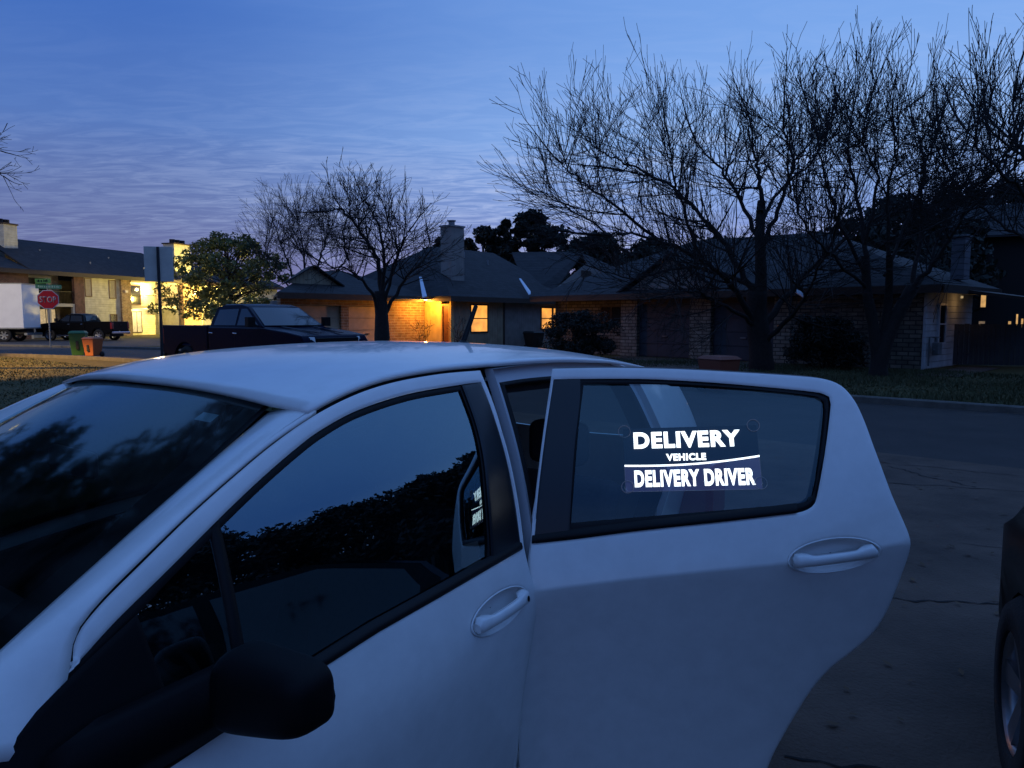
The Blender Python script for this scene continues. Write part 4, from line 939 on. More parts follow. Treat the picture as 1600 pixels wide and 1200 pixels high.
# ------------------------------------------------------------------ vehicles in the street
def wheel(parent, loc, r=.40, w=.26, spokes=6, side=1, rim_m='alloy'):
    o = empty('wheel', loc); o.parent = parent
    MB().lathe([(r * .62, -w * .5), (r * .9, -w * .5), (r, -w * .32), (r, w * .32), (r * .9, w * .5), (r * .62, w * .5), (r * .62, -w * .5)], (0, 0, 0), (0, side, 0), 36).build('tyre', M['tyre'], o)
    mb = MB(); mb.lathe([(r * .63, w * .44), (r * .60, w * .46), (r * .57, w * .30), (r * .55, -.1)], (0, 0, 0), (0, side, 0), 36)
    mb.lathe([(0, w * .34), (r * .13, w * .34), (r * .16, w * .24)], (0, 0, 0), (0, side, 0), 20)
    for k in range(spokes):
        a = 2 * PI * k / spokes; c, s_ = math.cos(a), math.sin(a); hw = r * .075
        P = []
        for rr_, ww, yy in ((r * .12, hw * 1.2, w * .33), (r * .60, hw * 1.7, w * .42)):
            for sg in (-1, 1): P.append((c * rr_ - s_ * ww * sg, side * yy, s_ * rr_ + c * ww * sg))
        mb.slab([P[0], P[1], P[3], P[2]], (0, -side * .03, 0))
    mb.build('rim', M[rim_m], o)
    return o

def arc(cx, cz, r, a0, a1, n=10): return [(cx + r * math.cos(R(a0 + (a1 - a0) * i / n)), cz + r * math.sin(R(a0 + (a1 - a0) * i / n))) for i in range(n + 1)]

def side_extrude(mb, prof, y0, y1):
    return mb.slab([(x, y0, z) for x, z in prof], (0, y1 - y0, 0))

def pickup(loc, rz, label, paint, group=None):
    t = empty('pickup_truck', loc, rz, label, 'pickup truck', group); P = M[paint]; W = 1.0
    # lower body, side profile with wheel openings
    fx, rx_ = 1.92, -1.85
    low = [(2.86, .52), (2.93, .75), (2.92, 1.0), (2.80, 1.16), (2.3, 1.24), (1.45, 1.33), (-.78, 1.35), (-.80, 1.36), (-2.88, 1.38), (-2.90, .62), (rx_ - .52, .50)] + arc(rx_, .42, .50, 175, 5, 12) + [(rx_ + .55, .42), (fx - .56, .42)] + arc(fx, .42, .50, 175, 5, 12) + [(fx + .55, .5)]
    # split cab/hood body and bed walls
    b = MB(); side_extrude(b, low[:7] + [(-.78, .42)] + low[-16:], -W, W)
    body = b.build('body', P, t, bevel=.05)
    bd = MB(); bedp = [(-.82, 1.37), (-2.88, 1.38), (-2.90, .62), (rx_ - .52, .50)] + arc(rx_, .42, .50, 175, 5, 12) + [(-.82, .42)]
    for s in (-1, 1): side_extrude(bd, bedp, s * W, s * (W - .09))
    bd.box(-2.8, -.82, -W + .09, W - .09, .78, .84).box(-.9, -.82, -W + .09, W - .09, .84, 1.36)
    bed = bd.build('bed', P, t, bevel=.015)
    tg = MB().box(-2.93, -2.86, -W + .12, W - .12, .70, 1.37).build('tailgate', P, t, bevel=.015)
    MB().box(-2.96, -2.93, -.12, .12, 1.1, 1.18).build('handle', M['black'], tg)
    # cab
    cz0, cz1 = 1.33, 1.91
    prof = [(1.52, cz0 - .02), (1.38, cz0 + .03), (.62, cz1 - .06), (.35, cz1), (-.35, cz1), (-.62, cz1 - .06), (-.80, cz0)]
    rows = []
    for x, z in prof:
        k = (z - cz0) / (cz1 - cz0); yy = W - .06 - .18 * max(k, 0)
        rows.append([(x, -yy, z), (x, -yy * .93, z + .02 * (k > .8)), (x, 0, z + .035 * (k > .8)), (x, yy * .93, z + .02 * (k > .8)), (x, yy, z)])
    mb = MB(); mb.grid(rows, True); n = len(rows)
    for s in (0, 4): mb.add([r_[s] for r_ in rows], [tuple(range(n)) if s == 0 else tuple(range(n - 1, -1, -1))])
    cab = mb.build('cab', P, t)
    def y_at(z): return W - .06 - .18 * (z - cz0) / (cz1 - cz0)
    gl = M['dark_glass']
    # side windows, proud by 4 mm
    for s in (-1, 1):
        for nm, pl in (('window', [(1.20, cz0 + .06), (.36, cz0 + .06), (.38, cz1 - .10), (.60, cz1 - .10)]), ('window', [(.28, cz0 + .06), (-.62, cz0 + .06), (-.52, cz1 - .12), (.28, cz1 - .10)])):
            MB().slab([(x, s * (y_at(z) + .004), z) for x, z in pl], (0, s * .006, 0)).build(nm, gl, t)
        for x in (.45, -.55): MB().tube([(x, s * (W + .01), 1.18), (x - .16, s * (W + .01), 1.19)], .018, 8).build('door_handle', M['chrome'], t)
        mr = MB().tube([(1.15, s * .93, 1.38), (1.2, s * 1.06, 1.42)], .02, 8).box(1.13, 1.27, s * 1.16 - .1, s * 1.16 + .1, 1.36, 1.6).build('side_mirror', M['black'], t, bevel=.02)
        for x in (.33, -.78): MB().box(x - .004, x + .004, s * (W + .002) - .001, s * (W + .002) + .001, .5, 1.3).build('door_seam', M['black'], t)
        hl = MB().slab([(2.90, s * .98, .98), (2.90, s * .66, .98), (2.86, s * .66, 1.12), (2.70, s * .99, 1.13)], (.03, 0, 0)).build('headlight', M['clear_lens'], t, bevel=.008)
        MB().box(-2.94, -2.80, s * .9 - .1, s * .9 + .11, .85, 1.30).build('taillight', M['red_lens'], t, bevel=.015)
        MB().box(-.7, 1.3, s * 1.0 - .03, s * 1.0 + .05, .34, .40).build('running_board', M['chrome'], t, bevel=.01)
        for x in (fx, rx_): wheel(t, (x, s * (W - .15), .40), .41, .27, 6, s)
    ws = MB(); rws = []
    for i in range(5):
        k = i / 4; x = 1.36 + (.66 - 1.36) * k + .012; z = cz0 + .05 + (cz1 - .08 - cz0 - .05) * k + .012; yy = (W - .12 - .17 * k)
        rws.append([(x + .05 * (1 - (u ** 2)), yy * u, z) for u in (-1, -.5, 0, .5, 1)])
    ws.grid(rws, True).build('windshield', gl, t)
    MB().slab([(-.80, -.72, cz0 + .08), (-.80, .72, cz0 + .08), (-.665, .62, cz1 - .1), (-.665, -.62, cz1 - .1)], (-.012, 0, 0)).build('rear_window', gl, t)
    MB().box(2.90, 2.96, -.64, .64, .72, 1.10).build('grille', M['black'], t, bevel=.015)
    MB().box(2.86, 3.02, -.98, .98, .46, .68).build('bumper', M['chrome'], t, bevel=.03)
    MB().box(-3.03, -2.9, -.98, .98, .48, .66).build('bumper', M['chrome'], t, bevel=.03)
    for s in (-1, 1): MB().slab([(2.7, s * .30, 1.205), (1.5, s * .44, 1.345), (1.5, s * .52, 1.345), (2.7, s * .38, 1.205)], (0, 0, .018)).build('hood_ridge', P, t)
    MB().slab([(1.05, -.30, cz0 + .24), (1.05, -.02, cz0 + .24), (.98, -.02, cz0 + .30), (.98, -.3, cz0 + .3)], (.012, 0, .01)).build('paper', M['white_sheet'], t)
    MB().box(-2.6, 2.6, -.8, .8, .30, .5).build('chassis', M['rubber'], t)
    return t
big = pickup((-6.95, 20.6, 0), math.atan2(-.58, .81), 'large dark blue crew cab pickup parked in the street behind the white car', 'navy'); big.scale = (1.08, 1.05, 1.03)
pickup((-31.3, 54.5, 0), PI + R(-6), 'black pickup facing left in front of the apartments', 'black_paint')

def box_truck():
    b = at(-5, 528, 52); t = empty('box_truck', (b.x, 52, 0), R(8), 'white box truck cut by the left edge behind the stop sign', 'truck')
    MB().box(-5.2, 2.35, -1.2, 1.2, .95, 3.95).build('cargo_box', M['box_white'], t, bevel=.03)
    fr = MB().box(-5.2, 2.38, -1.22, 1.22, .88, .97).box(-5.22, 2.38, -1.22, 1.22, 3.93, 4.0).build('edge_rail', M['steel'], t)
    MB().box(-5.0, 2.2, -.5, .5, .5, .88).build('chassis', M['rubber'], t)
    MB().box(-7.2, -5.3, -1.1, 1.1, .6, 2.5).build('cab', M['box_white'], t, bevel=.12)
    MB().box(2.3, 2.5, -1.1, 1.1, .45, .6).build('bumper', M['steel'], t)
    for x in (1.0, -6.2):
        for s in (-1, 1): wheel(t, (x, s * .98, .45), .46, .26, 6, s, 'steel')
box_truck()

# dark car parked beside the driveway at the right edge of the photo
def dark_car():
    # nose at local +x; its nose corner is the silhouette at the right edge
    d = Vector((.42, .907, 0)); rz = math.atan2(d.y, d.x)
    corner = Vector((2.06, 3.22, 0)); L_ = Vector((-d.y, d.x, 0))
    W = .90; c = corner - d * 2.2 - L_ * W
    t = empty('dark_car', c, rz, 'black car cut by the right edge, only its front wheel and fender in view', 'car'); P = M['black_paint']
    hw = lambda x: W - .20 * max(0, (x - 1.5) / .8) ** 2 - .12 * max(0, (-x - 1.6) / .8) ** 2
    fx, rx_ = 1.38, -1.35
    # body as cross sections along x
    rows = []
    for x in np.linspace(-2.3, 2.3, 47):
        k = hw(x); top = np.interp(x, [-2.3, -2.2, -1.9, .7, 1.0, 1.9, 2.2, 2.3], [.75, .98, 1.05, 1.02, 1.0, .90, .78, .6]); bot = .24
        for ax in (fx, rx_):
            if abs(x - ax) < .37: bot = max(bot, .30 + math.sqrt(max(0, .37 ** 2 - (x - ax) ** 2)))
        bot = min(bot, top - .15)
        sec = [(x, -k * .96, bot), (x, -k, bot + (top - bot) * .35), (x, -k, top - .18 * (top - bot)), (x, -k * .93, top - .02), (x, -k * .5, top + .02), (x, 0, top + .035), (x, k * .5, top + .02), (x, k * .93, top - .02), (x, k, top - .18 * (top - bot)), (x, k, bot + (top - bot) * .35), (x, k * .96, bot)]
        rows.append(sec)
    mb = MB().grid(rows, True); mb.add(rows[0], [tuple(range(11))]); mb.add(rows[-1], [tuple(range(10, -1, -1))])
    mb.build('body', P, t)
    MB().box(-2.1, 2.1, -.6, .6, .2, .5).build('chassis', M['rubber'], t)
    pr = [(1.05, 1.0), (.25, 1.42), (-.2, 1.47), (-1.2, 1.44), (-1.9, 1.03)]
    rw = [[(x, -(.80 - .22 * (z - 1.0) / .45), z), (x, 0, z + .03), (x, (.80 - .22 * (z - 1.0) / .45), z)] for x, z in pr]
    g_ = MB().grid(rw, True)
    for s in (0, 2): g_.add([r_[s] for r_ in rw], [tuple(range(5))])
    g_.build('roof', P, t)
    for s in (-1, 1):
        yy = lambda z: s * (.80 - .22 * (z - 1.0) / .45 + .004)
        MB().slab([(x, yy(z), z) for x, z in ((.85, 1.05), (-.3, 1.05), (-.3, 1.41), (.25, 1.37))], (0, s * .006, 0)).build('window', M['dark_glass'], t)
        MB().slab([(x, yy(z), z) for x, z in ((-.38, 1.05), (-1.65, 1.06), (-1.2, 1.38), (-.38, 1.41))], (0, s * .006, 0)).build('window', M['dark_glass'], t)
        MB().slab([(2.14, s * .74, .62), (2.2, s * .5, .60), (2.2, s * .5, .72), (2.08, s * .76, .76)], (.02, 0, 0)).build('headlight', M['clear_lens'], t)
        for x in (fx, rx_): wheel(t, (x, s * (W - .115), .33), .335, .22, 5, s)
    MB().slab([(1.0, -.68, 1.06), (1.0, .68, 1.06), (.3, .55, 1.42), (.3, -.55, 1.42)], (.012, 0, .012)).build('windshield', M['dark_glass'], t)
dark_car()
# ------------------------------------------------------------------ the white hatchback
CX, CY, CA = 0.68, 2.03, R(36.9)      # camera in car space (metres behind the bumper, left of the axis) and car heading
bx, by = math.sin(CA), math.cos(CA); nx, ny = math.cos(CA), -math.sin(CA)
U0 = 2.0                                # car empty sits at u = U0 on the centre line
car = empty('white_hatchback', ((U0 - CX) * bx - CY * nx, (U0 - CX) * by - CY * ny, 0), math.atan2(-by, -bx), 'white four door hatchback in the foreground with its rear left door wide open', 'car')
def c2l(u, y, z): return (U0 - u, y, z)
SIN = math.sin
def Lerp(u, xs, ys): return float(np.interp(u, xs, ys))
zb_x = [1.0, 1.294, 1.651, 1.79, 2.299, 2.42, 2.55, 2.72, 3.15, 3.25, 3.6]; zb_y = [.80, .840, .898, .918, .963, .972, .991, 1.02, 1.078, 1.09, 1.13]
def zb(u): return Lerp(u, zb_x, zb_y)
def zcr(u): return Lerp(u, [1.0, 1.85, 2.1, 2.4, 2.5, 2.68, 2.86, 3.12, 3.44, 3.7], [.66, .755, .79, .838, .857, .885, .910, .945, 1.010, 1.04])
def yg(z):
    t = (1.46 - z) / .5
    return .625 + .19 * t + .02 * SIN(PI * min(1, max(0, t)))
def taper(u): return .055 * max(0, (2.3 - u) / 1.1) ** 2 + (.10 * max(0, (u - 3.05) / .9) ** 2)
def ysurf(u, z, tap=True):
    b_ = zb(u); c_ = zcr(u)
    if z >= b_: y = yg(z)
    else:
        # pressed crease: crisp on the rear door, washed out towards the front
        kb = min(1, max(0, (u - 2.36) / .08)); kk = .045 * (1 - kb) + .0015 * kb; t = b_ - z; h = t - (b_ - c_); q = h / kk
        sp = kk * math.log1p(math.exp(q)) if q < 30 else h
        y = yg(b_) + .28 * t - (.43 + .19 * kb) * sp + (.06 + .12 * kb) * max(0, h) ** 2
    return y - (taper(u) if tap else 0)

def smooth_poly(P, close=True, k=5, corner=35):
    """catmull-rom through the points, corners sharper than `corner` degrees kept"""
    n = len(P); out = []; V = [Vector((p[0], p[1])) for p in P]
    def is_c(i):
        if not close and (i == 0 or i == n - 1): return True
        a = V[i] - V[(i - 1) % n]; b = V[(i + 1) % n] - V[i]
        return a.length > 0 and b.length > 0 and a.angle(b) > R(corner)
    cs = [is_c(i) for i in range(n)]
    for i in range(n if close else n - 1):
        p1, p2 = V[i], V[(i + 1) % n]; p0 = V[(i - 1) % n] if not cs[i] else p1 * 2 - p2; p3 = V[(i + 2) % n] if not cs[(i + 1) % n] else p2 * 2 - p1
        L_ = (p2 - p1).length; m = max(1, min(k, int(L_ / .012)))
        # limit tangents
        t1 = (p2 - p0) * .5; t2 = (p3 - p1) * .5
        if t1.length > L_: t1 = t1.normalized() * L_
        if t2.length > L_: t2 = t2.normalized() * L_
        for j in range(m):
            t = j / m; h1 = 2 * t ** 3 - 3 * t ** 2 + 1; h2 = t ** 3 - 2 * t ** 2 + t; h3 = -2 * t ** 3 + 3 * t ** 2; h4 = t ** 3 - t ** 2
            out.append(p1 * h1 + t1 * h2 + p2 * h3 + t2 * h4)
    if not close: out.append(V[-1])
    return [(p.x, p.y) for p in out]

def inside(poly, x, y):
    c = False; n = len(poly); j = n - 1
    for i in range(n):
        xi, yi = poly[i]; xj, yj = poly[j]
        if (yi > y) != (yj > y) and x < (xj - xi) * (y - yi) / (yj - yi + 1e-12) + xi: c = not c
        j = i
    return c

def offset_poly(P, d):
    n = len(P); A = sum(P[i][0] * P[(i + 1) % n][1] - P[(i + 1) % n][0] * P[i][1] for i in range(n)); s = 1 if A > 0 else -1; out = []
    for i in range(n):
        a = Vector(P[i - 1]); p = Vector(P[i]); b = Vector(P[(i + 1) % n]); e1 = (p - a); e2 = (b - p)
        if e1.length < 1e-7 or e2.length < 1e-7: out.append((p.x, p.y)); continue
        e1.normalize(); e2.normalize(); n1 = Vector((-e1.y, e1.x)) * s; n2 = Vector((-e2.y, e2.x)) * s; m = n1 + n2
        if m.length < .3: m = n1
        else: m = m / m.length_squared * 2 * 1.0
        q = p + m * d * (1 if m.length < 2.2 else 2.2 / m.length); out.append((q.x, q.y))
    return out

def panel(name, outline, mapping, m, parent, holes=(), grid=.03, thick=.012, roll=0, crease=None, k=6, smooth=True, corner=35, flip=False):
    """a curved sheet: 2-D outline with holes, triangulated with an even interior grid, then mapped on a surface.
    roll > 0 rounds the outer edge over by that depth."""
    loops = [smooth_poly(outline, k=k, corner=corner) if smooth else [tuple(p) for p in outline]] + [smooth_poly(h_, k=k, corner=corner) if smooth else [tuple(p) for p in h_] for h_ in holes]
    V = []; E = []; depth = []
    def addloop(P, dep):
        o = len(V); n = len(P)
        for p in P: V.append(Vector((p[0], p[1]))); depth.append(dep)
        for i in range(n): E.append((o + i, o + (i + 1) % n))
    for li, P in enumerate(loops):
        addloop(P, roll)
        if roll:
            sg = 1 if li == 0 else -1
            addloop(offset_poly(P, .0045 * sg), roll * .25); addloop(offset_poly(P, .010 * sg), 0)
    xs = [p[0] for p in loops[0]]; ys = [p[1] for p in loops[0]]; keep = []
    if crease:                                    # rows of points along a pressed crease keep the fold crisp
        x = min(xs) + .03
        while x < max(xs) - .02:
            for dz in (-.006, 0, .006):
                q = (x, crease(x) + dz)
                if inside(loops[0], *q) and not any(inside(h_, *q) for h_ in loops[1:]) and min((v.x - q[0]) ** 2 + (v.y - q[1]) ** 2 for v in V) > (.0035 if dz else .004) ** 2: V.append(Vector(q)); depth.append(0)
            x += .012
    x = min(xs) + grid * .37
    fine = [P for P in loops]
    pts_all = np.array([tuple(v) for v in V])
    while x < max(xs):
        y = min(ys) + grid * .41
        while y < max(ys):
            if inside(loops[0], x, y) and not any(inside(h_, x, y) for h_ in loops[1:]):
                if np.min((pts_all[:, 0] - x) ** 2 + (pts_all[:, 1] - y) ** 2) > (grid * .45) ** 2: V.append(Vector((x, y))); depth.append(0)
            y += grid
        x += grid
    res = delaunay_2d_cdt(V, E, [], 0, 1e-6)
    rv, rf, ov = res[0], res[2], res[3]
    vs = []
    for i, v in enumerate(rv):
        dp = depth[ov[i][0]] if ov[i] and ov[i][0] < len(depth) else 0
        vs.append(mapping(v.x, v.y, -dp))
    fs = []
    for f in rf:
        cx_ = sum(rv[i].x for i in f) / len(f); cy_ = sum(rv[i].y for i in f) / len(f)
        if inside(loops[0], cx_, cy_) and not any(inside(h_, cx_, cy_) for h_ in loops[1:]): fs.append(tuple(f) if not flip else tuple(reversed(f)))
    mb = MB(); mb.add(vs, fs, True); o = mb.build(name, m, parent)
    if thick:
        md = o.modifiers.new('solid', 'SOLIDIFY'); md.thickness = thick; md.offset = -1 if not flip else 1; md.use_even_offset = False
        md.use_quality_normals = True
    if smooth:
        try:
            o.data.polygons.foreach_set('use_smooth', [True] * len(o.data.polygons))
            md = o.modifiers.new('split', 'EDGE_SPLIT'); md.split_angle = R(50)
        except Exception: pass
    return o

def side_map(tap=True, sgn=1, du=0):
    """(u, z, offset outward) to car-local space on the body side"""
    def f(u, z, off=0):
        y = ysurf(u, z, tap)
        return c2l(u + du, sgn * (y + off), z)
    return f
SM = side_map(); SMR = side_map(sgn=-1)

# ---- curves read off the side of the car (u, z)
gap_top = [(1.187, 1.044), (1.196, 1.077), (1.212, 1.103), (1.253, 1.136), (1.313, 1.174), (1.421, 1.239), (1.536, 1.300), (1.650, 1.354), (1.777, 1.402), (1.914, 1.438), (2.052, 1.458), (2.227, 1.468), (2.395, 1.468)]
fr_in = [(1.085, .968), (1.195, 1.043), (1.267, 1.094), (1.360, 1.150), (1.492, 1.228), (1.588, 1.280), (1.688, 1.328), (1.772, 1.362), (1.896, 1.396), (2.079, 1.421), (2.294, 1.430), (2.383, 1.431)]
belt = [(2.349, .968), (2.299, .963), (1.79, .918), (1.651, .898), (1.294, .840), (1.12, .812), (1.02, .80)]
fd_rear = [(2.403, 1.464), (2.404, 1.400), (2.402, 1.330), (2.392, 1.243), (2.378, 1.10), (2.366, .98), (2.369, .90), (2.395, .813), (2.438, .692), (2.475, .570), (2.50, .40), (2.52, .20)]
fd_front = [(1.24, .19), (1.16, .34), (1.09, .50), (1.04, .70), (1.02, .85), (1.06, .93), (1.14, 1.0)]
g_ = .004
fd_outline = [(1.191, 1.046), (1.200, 1.076), (1.216, 1.100), (1.256, 1.132), (1.316, 1.170), (1.423, 1.235), (1.538, 1.296), (1.652, 1.350), (1.778, 1.398), (1.915, 1.434), (2.053, 1.454), (2.228, 1.464), (2.400, 1.464)] + fd_rear[1:] + fd_front
win_hole = fr_in + [(2.386, 1.37), (2.380, 1.243), (2.366, 1.10)] + belt + [(1.04, .88)]
hc = (2.212, .838); # front handle centre

def ellipse(c, a, b, n=28, tilt=0): return [(c[0] + a * math.cos(2 * PI * k / n) * math.cos(tilt) - b * math.sin(2 * PI * k / n) * math.sin(tilt), c[1] + a * math.cos(2 * PI * k / n) * math.sin(tilt) + b * math.sin(2 * PI * k / n) * math.cos(tilt)) for k in range(n)]

def handle_set(parent, mapping, c, tilt, keyhole, flipx=1, flip=False):
    """pull handle across an oval recess"""
    # recess bowl
    rows = []; 
    for s_, d_ in ((1.0, 0), (.992, -.005), (.965, -.008), (.90, -.010), (.84, -.016), (.70, -.028), (.35, -.034), (.02, -.035)):
        rows.append([mapping(c[0] + (p[0] - c[0]) * s_, c[1] + (p[1] - c[1]) * s_, d_) for p in ellipse(c, .122, .0475, 40, tilt)])
    MB().grid(rows, True, True).build('handle_recess', M['paint'], parent)
    MB().grid([[mapping(c[0] + (p[0] - c[0]) * s_, c[1] + (p[1] - c[1]) * s_, d_) for p in ellipse(c, .122, .0475, 40, tilt)] for s_, d_ in ((1.045, .0004), (1.03, .0032), (1.0, .0030), (.985, -.004))], True, True).build('recess_lip', M['paint'], parent)
    ct, st = math.cos(tilt), math.sin(tilt)
    def q(a, b, o): return mapping(c[0] + a * ct - b * st, c[1] + a * st + b * ct, o)
    rows = []; n = 26
    for i in range(n + 1):
        f = i / n; a = -.112 + .224 * f
        e = min(1, (1 - abs(2 * f - 1)) * 14); endr = math.sqrt(max(.0, 1 - (1 - e) ** 2))
        hw = (.0120 + .0055 * min(1, max(0, (abs(2 * f - 1) - .5) / .25))) * (.25 + .75 * endr)          # half height
        out = .026 + .006 * math.sin(PI * f)                    # how proud the face stands
        th = .030 if abs(2 * f - 1) > .70 else .013 + .017 * max(0, (abs(2 * f - 1) - .55) / .15)
        up_ = .004
        b0, b1 = -.0135 - .001 + up_ - .002, hw + up_
        sec = [(b0, out - th), (b0 - .001, out - th * .5), (b0 + .001, out - .004), (b0 + .003, out - .0005), (0 + up_, out + .001), (b1 - .004, out - .0003), (b1 - .001, out - .003), (b1, out - .010), (b1 + .001, out - th * .6), (b1, out - th)]
        rows.append([q(a, bb, oo * (1 if endr > .5 else .75)) for bb, oo in sec])
    mb = MB().grid(rows, True, True); mb.add(rows[0], [tuple(range(10))]); mb.add(rows[-1], [tuple(range(9, -1, -1))])
    h = mb.build('handle', M['paint'], parent)
    if keyhole:
        kk = ellipse((.094, .003), .006, .0085, 14)
        mb = MB(); mb.add([q(a, b, .0298) for a, b in kk], [tuple(range(14))]); mb.build('keyhole', M['black'], parent)

def front_door(sgn, nm='front_door'):
    mp = side_map(sgn=sgn); fl = sgn < 0
    holes = [win_hole] + ([ellipse(hc, .122, .0475, 40, R(4))] if sgn > 0 else [])
    d = panel(nm, fd_outline, mp, M['paint'], car, holes, grid=.028, roll=.004, flip=not fl, crease=zcr)
    def mpo(o): return lambda u, z, off=0: mp(u, z, off + o)
    if sgn > 0: handle_set(d, mp, hc, R(4), True)
    # inner trim panel so the door is not hollow seen from the cabin
    panel('door_trim', [(1.12, .28), (2.36, .28), (2.34, .94), (1.12, .79)], lambda u, z, off=0: mp(u, z, off - .07), M['interior'], d, grid=.12, thick=.01, flip=not fl, k=2)
    # B pillar applique
    panel('pillar_cover', [(2.296, 1.4275), (2.381, 1.4295), (2.385, 1.37), (2.379, 1.243), (2.364, 1.10), (2.350, .972), (2.212, .958), (2.228, 1.02), (2.255, 1.135), (2.282, 1.235), (2.295, 1.32)], mpo(-.002), M['gloss_black'], d, grid=.03, thick=.01, roll=.002, flip=not fl)
    # rubber run channel round the glass
    inner = [(1.24, 1.045), (1.30, 1.088), (1.375, 1.138), (1.50, 1.212), (1.592, 1.262), (1.692, 1.310), (1.775, 1.344), (1.897, 1.379), (2.08, 1.405), (2.288, 1.414), (2.289, 1.32), (2.276, 1.235), (2.249, 1.135), (2.222, 1.02), (2.208, .975), (1.79, .938), (1.651, .918), (1.294, .862), (1.14, .84), (1.12, .93)]
    outer = [(1.086, .972), (1.195, 1.046), (1.267, 1.097), (1.360, 1.153), (1.492, 1.230), (1.588, 1.282), (1.688, 1.330), (1.772, 1.364), (1.896, 1.398), (2.079, 1.423), (2.300, 1.431), (2.302, 1.32), (2.289, 1.235), (2.262, 1.135), (2.236, 1.02), (2.222, .962), (2.210, .954), (1.79, .917), (1.651, .897), (1.294, .839), (1.12, .811), (1.03, .80), (1.045, .88)]
    panel('window_seal', outer, mpo(-.008), M['black'], d, [inner], grid=.05, thick=.012, roll=.002, flip=not fl)
    # belt moulding
    mb = MB(); L_ = [(2.345, .970), (2.299, .966), (2.0, .940), (1.79, .921), (1.651, .901), (1.45, .870), (1.294, .843), (1.15, .82), (1.03, .803)]
    mb.grid([[mp(u, z + dz, o) for u, z in L_] for dz, o in ((-.003, -.004), (-.002, .004), (.006, .0075), (.016, .006), (.021, -.006))], True); mb.build('belt_moulding', M['black'], d)
    # glass with a divider bar
    panel('window_glass', outer, mpo(-.016), M['car_glass'] if sgn > 0 else M['tint_glass'], d, grid=.05, thick=0, flip=not fl)
    mb = MB(); mb.grid([[mp(1.478 + dx, z, o) for z in np.linspace(.86, 1.22, 10)] for dx, o in ((-.012, -.02), (-.010, -.008), (.010, -.008), (.012, -.02))], True); mb.build('divider_bar', M['black'], d)
    return d
front_door(1)
front_door(-1)

# ---- mirror: sail triangle plus black housing
def mirror(sgn):
    r = empty('side_mirror', c2l(0, 0, 0)); r.parent = car; r.location = (0, 0, 0)
    mp = side_map(sgn=sgn)
    panel('mirror_sail', [(1.195, 1.040), (1.105, .982), (1.03, .93), (.93, .86), (.86, .80), (.90, .772), (1.02, .792), (1.16, .818), (1.345, .858), (1.30, 1.10)], lambda u, z, off=0: mp(u, z, off + .010), M['mirror_black'], r, grid=.05, thick=.02, roll=.004, flip=sgn > 0)
    # housing: rounded shell, long axis lateral; centre and radii in car space
    cen = Vector(MIR_C); rows = []; nu, nv = 26, 30
    ax = Vector((MIR_AX[0], MIR_AX[1], MIR_AX[2])).normalized()       # lateral axis (u, y, z)
    up = Vector((0, 0, 1)); up = (up - ax * up.dot(ax)).normalized(); fw = ax.cross(up).normalized()
    if fw.x > 0: fw = -fw                                         # towards the nose
    for i in range(nu + 1):
        a = PI * i / nu; ca = -math.cos(a); e = max(.0, 1 - abs(ca) ** 5.5) ** (1 / 3.6)
        rad_f = (MIR_R[1] * (1 - .10 * ca)) * e; rad_z = (MIR_R[2] * (1.06 - .22 * ca)) * e
        row = []
        for j in range(nv):
            b_ = 2 * PI * j / nv; c_, s_ = math.cos(b_), math.sin(b_)
            f_ = abs(c_) ** .6 * (1 if c_ > 0 else -1); h_ = abs(s_) ** .5 * (1 if s_ > 0 else -1)
            if h_ < 0: h_ *= .80 + .08 * ca
            ff = rad_f * f_ * (1.0 if f_ > 0 else .45)
            p = cen + ax * (MIR_R[0] * ca) + fw * ff + up * (rad_z * h_ + .012 * ca)
            row.append(c2l(p.x, sgn * p.y, p.z))
        rows.append(row)
    mb = MB().grid(rows, True, True); mb.build('mirror_housing', M['mirror_black'], r)
    # arm
    a0 = Vector((1.20, .80, .905)); a1 = cen - ax * MIR_R[0] * .72
    rr = []
    for k in range(7):
        f = k / 6; p = a0.lerp(a1, f); rr.append([c2l(p.x + dx * (1 - .25 * f), sgn * p.y, p.z + dz * (1 - .1 * f)) for dx, dz in ((-.09, -.05), (-.08, .04), (0, .07), (.08, .05), (.085, -.03), (0, -.075))])
    MB().grid(rr, True, True).build('mirror_arm', M['mirror_black'], r)
    g = []
    for k in range(24):
        b_ = 2 * PI * k / 24; p = cen + ax * (MIR_R[0] * .85 * math.cos(b_)) - fw * (MIR_R[1] * .455) + up * (MIR_R[2] * .82 * math.sin(b_)); g.append(c2l(p.x, sgn * p.y, p.z))
    MB().add(g, [tuple(range(24))]).build('mirror_glass', M['mirror'], r)
MIR_C = (1.440, .952, .966); MIR_AX = (.12, 1, .02); MIR_R = (.112, .078, .071)
mirror(1); mirror(-1)

